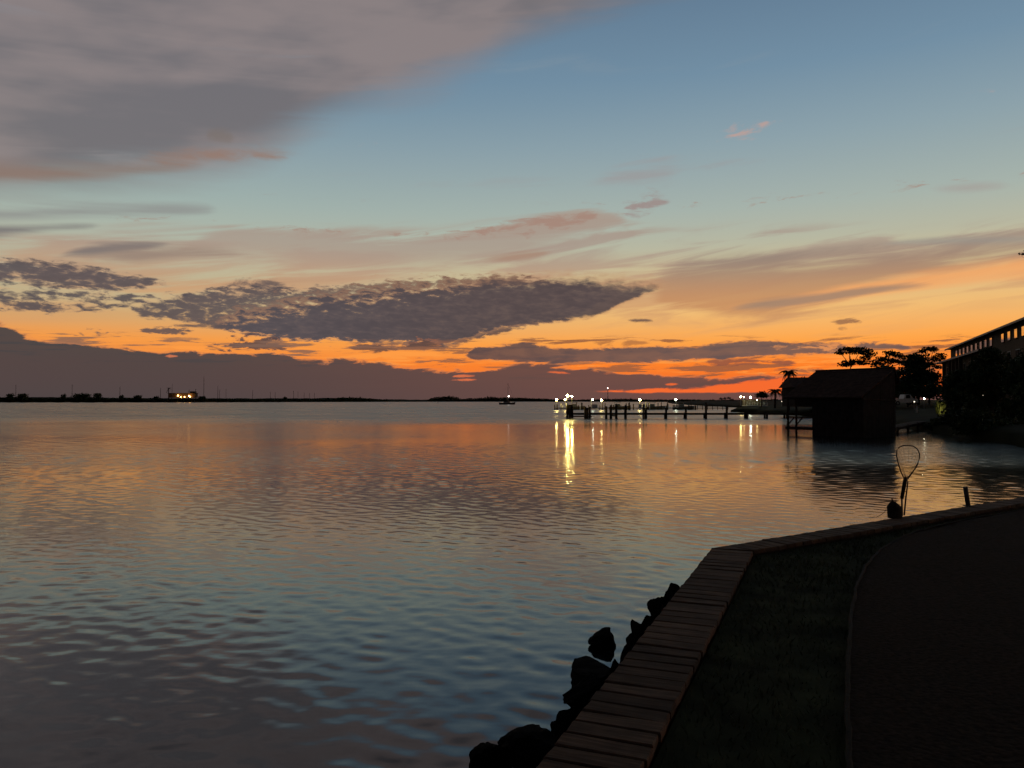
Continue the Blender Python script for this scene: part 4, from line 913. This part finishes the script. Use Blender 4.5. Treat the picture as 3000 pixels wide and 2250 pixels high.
# lit deck on the point
YL = 172.0; sl = YL / F
def lx(x): return at(x, 1172, YL).x
ld = tag(empty('lit_deck', (lx(2186), YL, 1.3)), 'railed wooden deck on the point, brightly lit by lamps', 'deck')
LX = lambda x: lx(x) - lx(2186)
b = MB(); b.box((LX(2216), 1.2, .15), (62 * sl, 3.4, .2)); b.build('floor', 'white', ld)
for x0, x1 in ((2186, 2203), (2208, 2246)):
    for z_ in (.55, .95):
        b = MB(); b.tube([(LX(x0), -.4, z_), (LX(x1), -.4, z_)], .06, 5); b.build('rail', 'white', ld)
    k = x0
    while k <= x1 + .1:
        b = MB(); b.tube([(LX(k), -.4, .2), (LX(k), -.4, 1.0)], .07, 6); b.build('rail_post', 'white', ld); k += (x1 - x0) / (2 if x1 < 2205 else 4)
b = MB(); b.box((LX(2216), 2.8, .8), (60 * sl, .15, 1.3)); b.build('back_panel', 'stucco', ld)
def land_lamp(x, y, label, m, rad, Y=YL, foot=1.5, post='grey'):
    p = at(x, y, Y); t = tag(empty('dock_lamp', (p.x, Y + .3, foot)), label, 'lamp', 'lamps on the point'); h = p.z - foot
    b = MB(); b.tube([(0, 0, 0), (0, 0, h - .05)], .06, 6); b.build('post', post, t)
    b = MB(); b.ball((0, 0, h), rad, 2); b.build('globe', m, t, True)
land_lamp(2171, 1162, 'yellow lamp at the left of the lit deck', 'lamp', .15); land_lamp(2181, 1163, 'small lamp just right of the yellow one by the lit deck', 'lamp', .08)
land_lamp(2200, 1164, 'bright white lamp over the lit deck railings', 'lamp_w', .19); land_lamp(2219, 1172, 'low pale lamp among the lit railings', 'lamp', .09)
land_lamp(2293, 1176, 'lone small light left of the boathouse', 'lamp_d', .11, 150)
land_lamp(2711, 1168, 'white lamp on the bank right of the boathouse', 'lamp_bank', .10, 110); land_lamp(2682, 1177, 'fainter lamp left of the white lamp on the bank', 'lamp_d', .08, 105)
land_lamp(2886, 1160, 'upper light shining through the bank trees at right', 'lamp_d', .08, 74, 1.2); land_lamp(2900, 1142, 'yellowish light high in the bank trees at right', 'lamp_d', .07, 74, 1.2)
# pale post and parked vehicle on the lit bank
p = at(2686, 1212, 96); po = tag(empty('marker_post', (p.x, 96, 1.0)), 'short white post on the grass right of the boathouse', 'post')
b = MB(); b.tube([(0, 0, -.3), (0, 0, .85)], .06, 8); b.build('shaft', 'white', po); b = MB(); b.tube([(0, 0, .85), (0, 0, .92)], [.08, .04], 8); b.build('cap', 'white', po)
p = at(2646, 1172, 120); vh = tag(empty('parked_truck', (p.x, 120, 1.85)), 'pale parked pickup truck dim under the trees right of the boathouse', 'truck')
b = MB(); prof = [(-1.9, .45), (-1.9, 1.05), (-.3, 1.05), (-.1, 1.7), (.75, 1.72), (1.15, 1.1), (1.9, .98), (1.95, .45)]
n = len(prof); b.add([(x, -.8, z) for x, z in prof] + [(x, .8, z) for x, z in prof], [tuple(range(n)), tuple(range(2 * n - 1, n - 1, -1))] + [(k, (k + 1) % n, n + (k + 1) % n, n + k) for k in range(n)]); b.build('body', 'white', vh)
b = MB(); b.add([(.0, -.81, 1.12), (.72, -.81, 1.12), (.62, -.81, 1.62), (.05, -.81, 1.62)], [(0, 1, 2, 3)]); b.build('side_window', 'siding', vh)
for x_ in (-1.25, 1.25):
    for y_ in (-.75, .75):
        b = MB(); b.tube([(x_, y_ - .1, .36), (x_, y_ + .1, .36)], .36, 14); w_ = b.build('wheel', 'black', vh); b = MB(); b.tube([(x_, y_ - .12, .36), (x_, y_ + .12, .36)], .18, 10); b.build('rim', 'grey', w_)

# ------------------------------------------------------------------ far shore
def far_y(x):   # distance of the far waterline for picture column x
    return float(np.interp(x, [-800, 0, 600, 1000, 1300, 1700, 2200], [820, 860, 900, 1050, 1250, 1300, 900]))
def build_far():
    b = MB(); xs = np.arange(-1500, 2330, 12); rows = []; g = random.Random(3)
    for x in xs:
        Y = far_y(x); s_ = Y / F
        top = float(np.interp(x, [-1500, 0, 80, 300, 430, 650, 760, 900, 1000, 1080, 1110, 1260, 1290, 1400, 1640, 1700, 1850, 2000, 2200, 2330],
                              [1164, 1164, 1163, 1164, 1166, 1167, 1167, 1167, 1165, 1167, 1170, 1171, 1171, 1171, 1171, 1172, 1173, 1174, 1174, 1174]))
        h = EYE + (1172 - top) * s_
        rows.append([(at(x, 1172, Y).x, Y, -.6), (at(x, 1172, Y).x, Y + 3, .7), (at(x, 1172, Y + 14).x, Y + 14, max(1.0, h * .7 + g.uniform(-.4, .4))), (at(x, 1172, Y + 26).x, Y + 26, max(1.2, h + g.uniform(-.35, .35))), (at(x, 1172, Y + 400).x, Y + 400, max(1, h * .8)), (at(x, 1172, Y + 1500).x, Y + 1500, 0)])
    m = len(rows[0]); b.add([p for r_ in rows for p in r_], [(i * m + j, i * m + j + 1, (i + 1) * m + j + 1, (i + 1) * m + j) for i in range(len(rows) - 1) for j in range(m - 1)])
    return struct(b.build('far_shore', 'land', None, True))
build_far()
def treeline(name, outline, n_per, size, label, seed, dY=4):
    """A wood on the far shore that reads as one mass."""
    g = np.random.default_rng(seed); cl = []
    for (x0, t0), (x1, t1) in zip(outline[:-1], outline[1:]):
        k = max(1, int((x1 - x0) / 5))
        for i in range(k):
            x = x0 + (x1 - x0) * i / k; t = t0 + (t1 - t0) * i / k + g.uniform(-1.0, 1.0); Y = far_y(x) + dY + g.uniform(0, 10); s_ = Y / F
            h = (1176 - t) / 2; p = at(x, 1176 - h, Y); cl.append((p.x, p.y, p.z, 6 * s_, 4, max(h, 1) * s_))
    o = stuff(link(name, leaf_mesh(name, leaf_cloud(cl, n_per, size, seed), 'leaf'))); tag(o, label, 'wood'); return o
treeline('far_wood', [(1258, 1170), (1268, 1164), (1290, 1161), (1320, 1161), (1342, 1164), (1346, 1171)], 9, .9, 'dark wooded island on the horizon left of the sailboat', 51)
treeline('far_wood', [(1346, 1169), (1400, 1166), (1430, 1162), (1500, 1165), (1560, 1166), (1610, 1169), (1650, 1171)], 9, .9, 'low wooded shore on the horizon behind the sailboat', 52)
treeline('far_wood', [(980, 1168), (1000, 1164), (1040, 1164), (1070, 1165), (1090, 1169), (1140, 1170)], 8, .9, 'low wooded rise on the far shore left of centre', 53)
treeline('far_wood', [(1650, 1171), (1700, 1171), (1760, 1169), (1800, 1168), (1850, 1168), (1900, 1171), (1950, 1171), (2000, 1170), (2040, 1171), (2110, 1172), (2150, 1171), (2230, 1170), (2320, 1170)], 9, .8, 'dark wooded shore behind the lamp lit dock', 54)
treeline('shore_scrub', [(-300, 1166), (0, 1164), (60, 1163), (100, 1166), (240, 1165), (420, 1167), (560, 1167), (700, 1169), (860, 1169), (980, 1168)], 10, .7, 'continuous low scrub along the far shore at left', 55)
far_trees = [(30, 1152, 12), (66, 1152, 16), (186, 1154, 8), (240, 1152, 26), (286, 1150, 13), (356, 1157, 7), (404, 1157, 12), (458, 1160, 9), (592, 1160, 11), (835, 1163, 6)]
for k, (x, t, hw) in enumerate(far_trees):
    Y = far_y(x) + 3; s_ = Y / F; b0 = Vector((at(x, 1172, Y).x, Y, 1.0)); h = (1172 - t)
    tree('far_tree', b0, px_clumps(b0, Y, [(x - hw * .4, t + h * .35, hw * .6, h * .3), (x + hw * .35, t + h * .3, hw * .65, h * .3), (x, t + h * .6, hw, h * .35), (x + hw * .1, 1168, hw * .8, 6)]), .25, 30, .55, 60 + k,
         '%s rounded tree from the left on the far shore' % ORD[k], 'tree', 'trees dotted along the far shore')
for k, (x, t) in enumerate(((2112, 1167), (2124, 1166), (2136, 1165), (2146, 1170))):
    Y = 620; s_ = Y / F; b0 = Vector((at(x, 1172, Y).x, Y, 1.0))
    tree('far_pine', b0, px_clumps(b0, Y, [(x, t, 5, 1.6), (x - 3, t + 2, 3, 1.2), (x + 3, t + 3, 3, 1.2)]), .2, 30, .45, 80 + k, '%s thin pine from the left on the skyline beside the lit deck' % ORD[k], 'tree', 'thin pines on the skyline', 'needle')
poles = [(46, 1127), (211, 1126), (351, 1132), (470, 1136), (504, 1125), (552, 1144), (573, 1139), (597, 1104), (638, 1131), (643, 1142), (662, 1139), (740, 1143), (792, 1148), (806, 1148), (860, 1145), (873, 1148), (891, 1150), (907, 1151), (921, 1150)]
for k, (x, t) in enumerate(poles):
    Y = far_y(x) + 5; z = EYE + (1172 - t) * Y / F
    po = tag(empty('pole', (at(x, 1172, Y).x, Y, 0)), '%s thin pole from the left on the far shore' % ORD[k], 'pole', 'poles along the far shore')
    b = MB(); b.tube([(0, 0, 0), (0, 0, z)], [.30 if k < 9 else .22, .16], 6); b.build('mast', 'timber', po)
    if k in (1, 6, 14): b = MB(); b.box((0, 0, z - 1.2), (1.6, .2, .2)); b.build('crossarm', 'timber', po)
# lit work barge / plant on the far shore
YW = far_y(540) - 14; sw = YW / F; wp = at(540, 1172, YW); wk = tag(empty('work_building', (wp.x, YW, 0)), 'low industrial building glowing with orange floodlights on the far shore', 'building')
WX = lambda x: (x - 540) * sw
WZ = lambda y: EYE + (1172 - y) * sw
b = MB(); b.box((WX(536), 0, WZ(1159)), (78 * sw, 8, 13 * sw)); b.build('hall', 'stucco', wk)
b = MB(); b.box((WX(536), 0, WZ(1152)), (82 * sw, 8.6, .4)); b.build('roof', 'shingle', wk)
b = MB(); b.box((WX(566), 0, WZ(1149)), (14 * sw, 5, 5 * sw)); b.build('upper_block', 'stucco', wk)
b = MB(); b.tube([(WX(494), 0, 0), (WX(494), 0, WZ(1137))], .45, 6); b.tube([(WX(488), 0, WZ(1150)), (WX(494), 0, WZ(1137)), (WX(500), 0, WZ(1140))], .3, 5); b.tube([(WX(489), 0, WZ(1137)), (WX(499), 0, WZ(1137))], .35, 5); b.build('crane', 'timber', wk)
b = MB(); b.tube([(WX(555), 0, WZ(1150)), (WX(555), 0, WZ(1142))], .2, 5); b.build('mast', 'timber', wk)
for k, (x, y, r_) in enumerate(((528, 1159, 1.0), (536, 1163, .7), (547, 1163, .7), (560, 1160, 1.0), (563, 1162, .8))):
    b = MB(); b.ball((WX(x), -6.0, WZ(y)), r_ * .8, 1); b.build('floodlight', 'lamp_o', wk); b = MB(); b.tube([(WX(x), -6, 0), (WX(x), -6, WZ(y))], .12, 5); b.build('light_post', 'timber', wk)
b = MB(); b.box((WX(536), -5, .3), (90 * sw, 12, 1.6)); b.build('quay', 'timber', wk)
# radio tower far off
YT = 1500; tp_ = at(1780.6, 1172, YT); tw = tag(empty('radio_tower', (tp_.x, YT, 0)), 'distant radio tower with a pale beacon over the far dock', 'tower'); zt = EYE + (1172 - 1138) * YT / F
b = MB()
for a in range(3):
    ang = a * 2.094; b.tube([(1.3 * math.cos(ang), 1.3 * math.sin(ang), 0), (.5 * math.cos(ang), .5 * math.sin(ang), zt)], .22, 4)
for j in range(12):
    z_ = zt * j / 12; r_ = 1.3 - .8 * j / 12; z2 = zt * (j + 1) / 12; r2 = 1.3 - .8 * (j + 1) / 12
    for a in range(3): b.tube([(r_ * math.cos(a * 2.094), r_ * math.sin(a * 2.094), z_), (r2 * math.cos((a + 1) * 2.094), r2 * math.sin((a + 1) * 2.094), z2)], .12, 3)
b.build('lattice', 'grey', tw); b = MB(); b.ball((0, 0, zt + .6), 1.1, 1); b.build('beacon', 'lamp_r', tw)
# sailboat at anchor
YS = 470; ss = YS / F; sp_ = at(1486, 1172, YS); sb_ = tag(empty('sailboat', (sp_.x, YS, 0)), 'dark sailboat at anchor with a bare mast and a white light', 'sailboat')
b = MB(); L = 10.2; n = 12; vs = []
for i in range(n + 1):
    f = i / n; w = 1.5 * math.sin(math.pi * (.18 + .82 * (1 - f))) ** .6 if f < .999 else .03; sheer = .95 + .45 * (2 * f - .9) ** 2
    xk = L * (f - .5); w = max(w, .03); rise = .5 * max(0, f - .8) / .2
    vs += [(xk, -w, sheer), (xk * .94, -w * .7, .15 + rise), (xk * .92, 0, -.4 + rise), (xk * .94, w * .7, .15 + rise), (xk, w, sheer)]
fs = [(5 * i + a, 5 * i + a + 1, 5 * i + a + 6, 5 * i + a + 5) for i in range(n) for a in range(4)] + [(5 * i, 5 * i + 5, 5 * i + 9, 5 * i + 4) for i in range(n)] + [(0, 1, 2, 3, 4)]
b.add(vs, fs); b.build('hull', 'hull', sb_)
b = MB(); b.box((-.3, 0, 1.35), (4.2, 1.7, .7), None, .85); b.build('cabin', 'hull', sb_)
zm = EYE + (1172 - 1124) * ss
b = MB(); b.tube([(.5, 0, 1.2), (.5, 0, zm)], [.16, .10], 8); b.build('mast', 'grey', sb_)
b = MB(); b.tube([(.5, 0, 2.3), (-3.8, 0, 2.4)], .16, 7); b.build('boom', 'cloth', sb_)
b = MB(); b.tube([(5.0, 0, 1.3), (.5, 0, zm - .1)], .02, 3, False); b.tube([(-5.0, 0, 1.3), (.5, 0, zm - .1)], .02, 3, False); b.build('stay', 'grey', sb_)
b = MB(); b.ball((.9, -.3, EYE + (1172 - 1161) * ss), .42, 1); b.build('anchor_light', 'lamp_s', sb_)
mk = on_plane(1283, 1181.5, 0); ch = tag(empty('channel_marker', mk), 'tiny lone channel marker post left of the sailboat', 'marker')
b = MB(); b.tube([(0, 0, -1), (0, 0, 2.2)], .18, 6); b.build('piling', 'timber', ch); b = MB(); b.box((0, -.2, 2.0), (.9, .06, .9)); b.build('board', 'timber', ch)
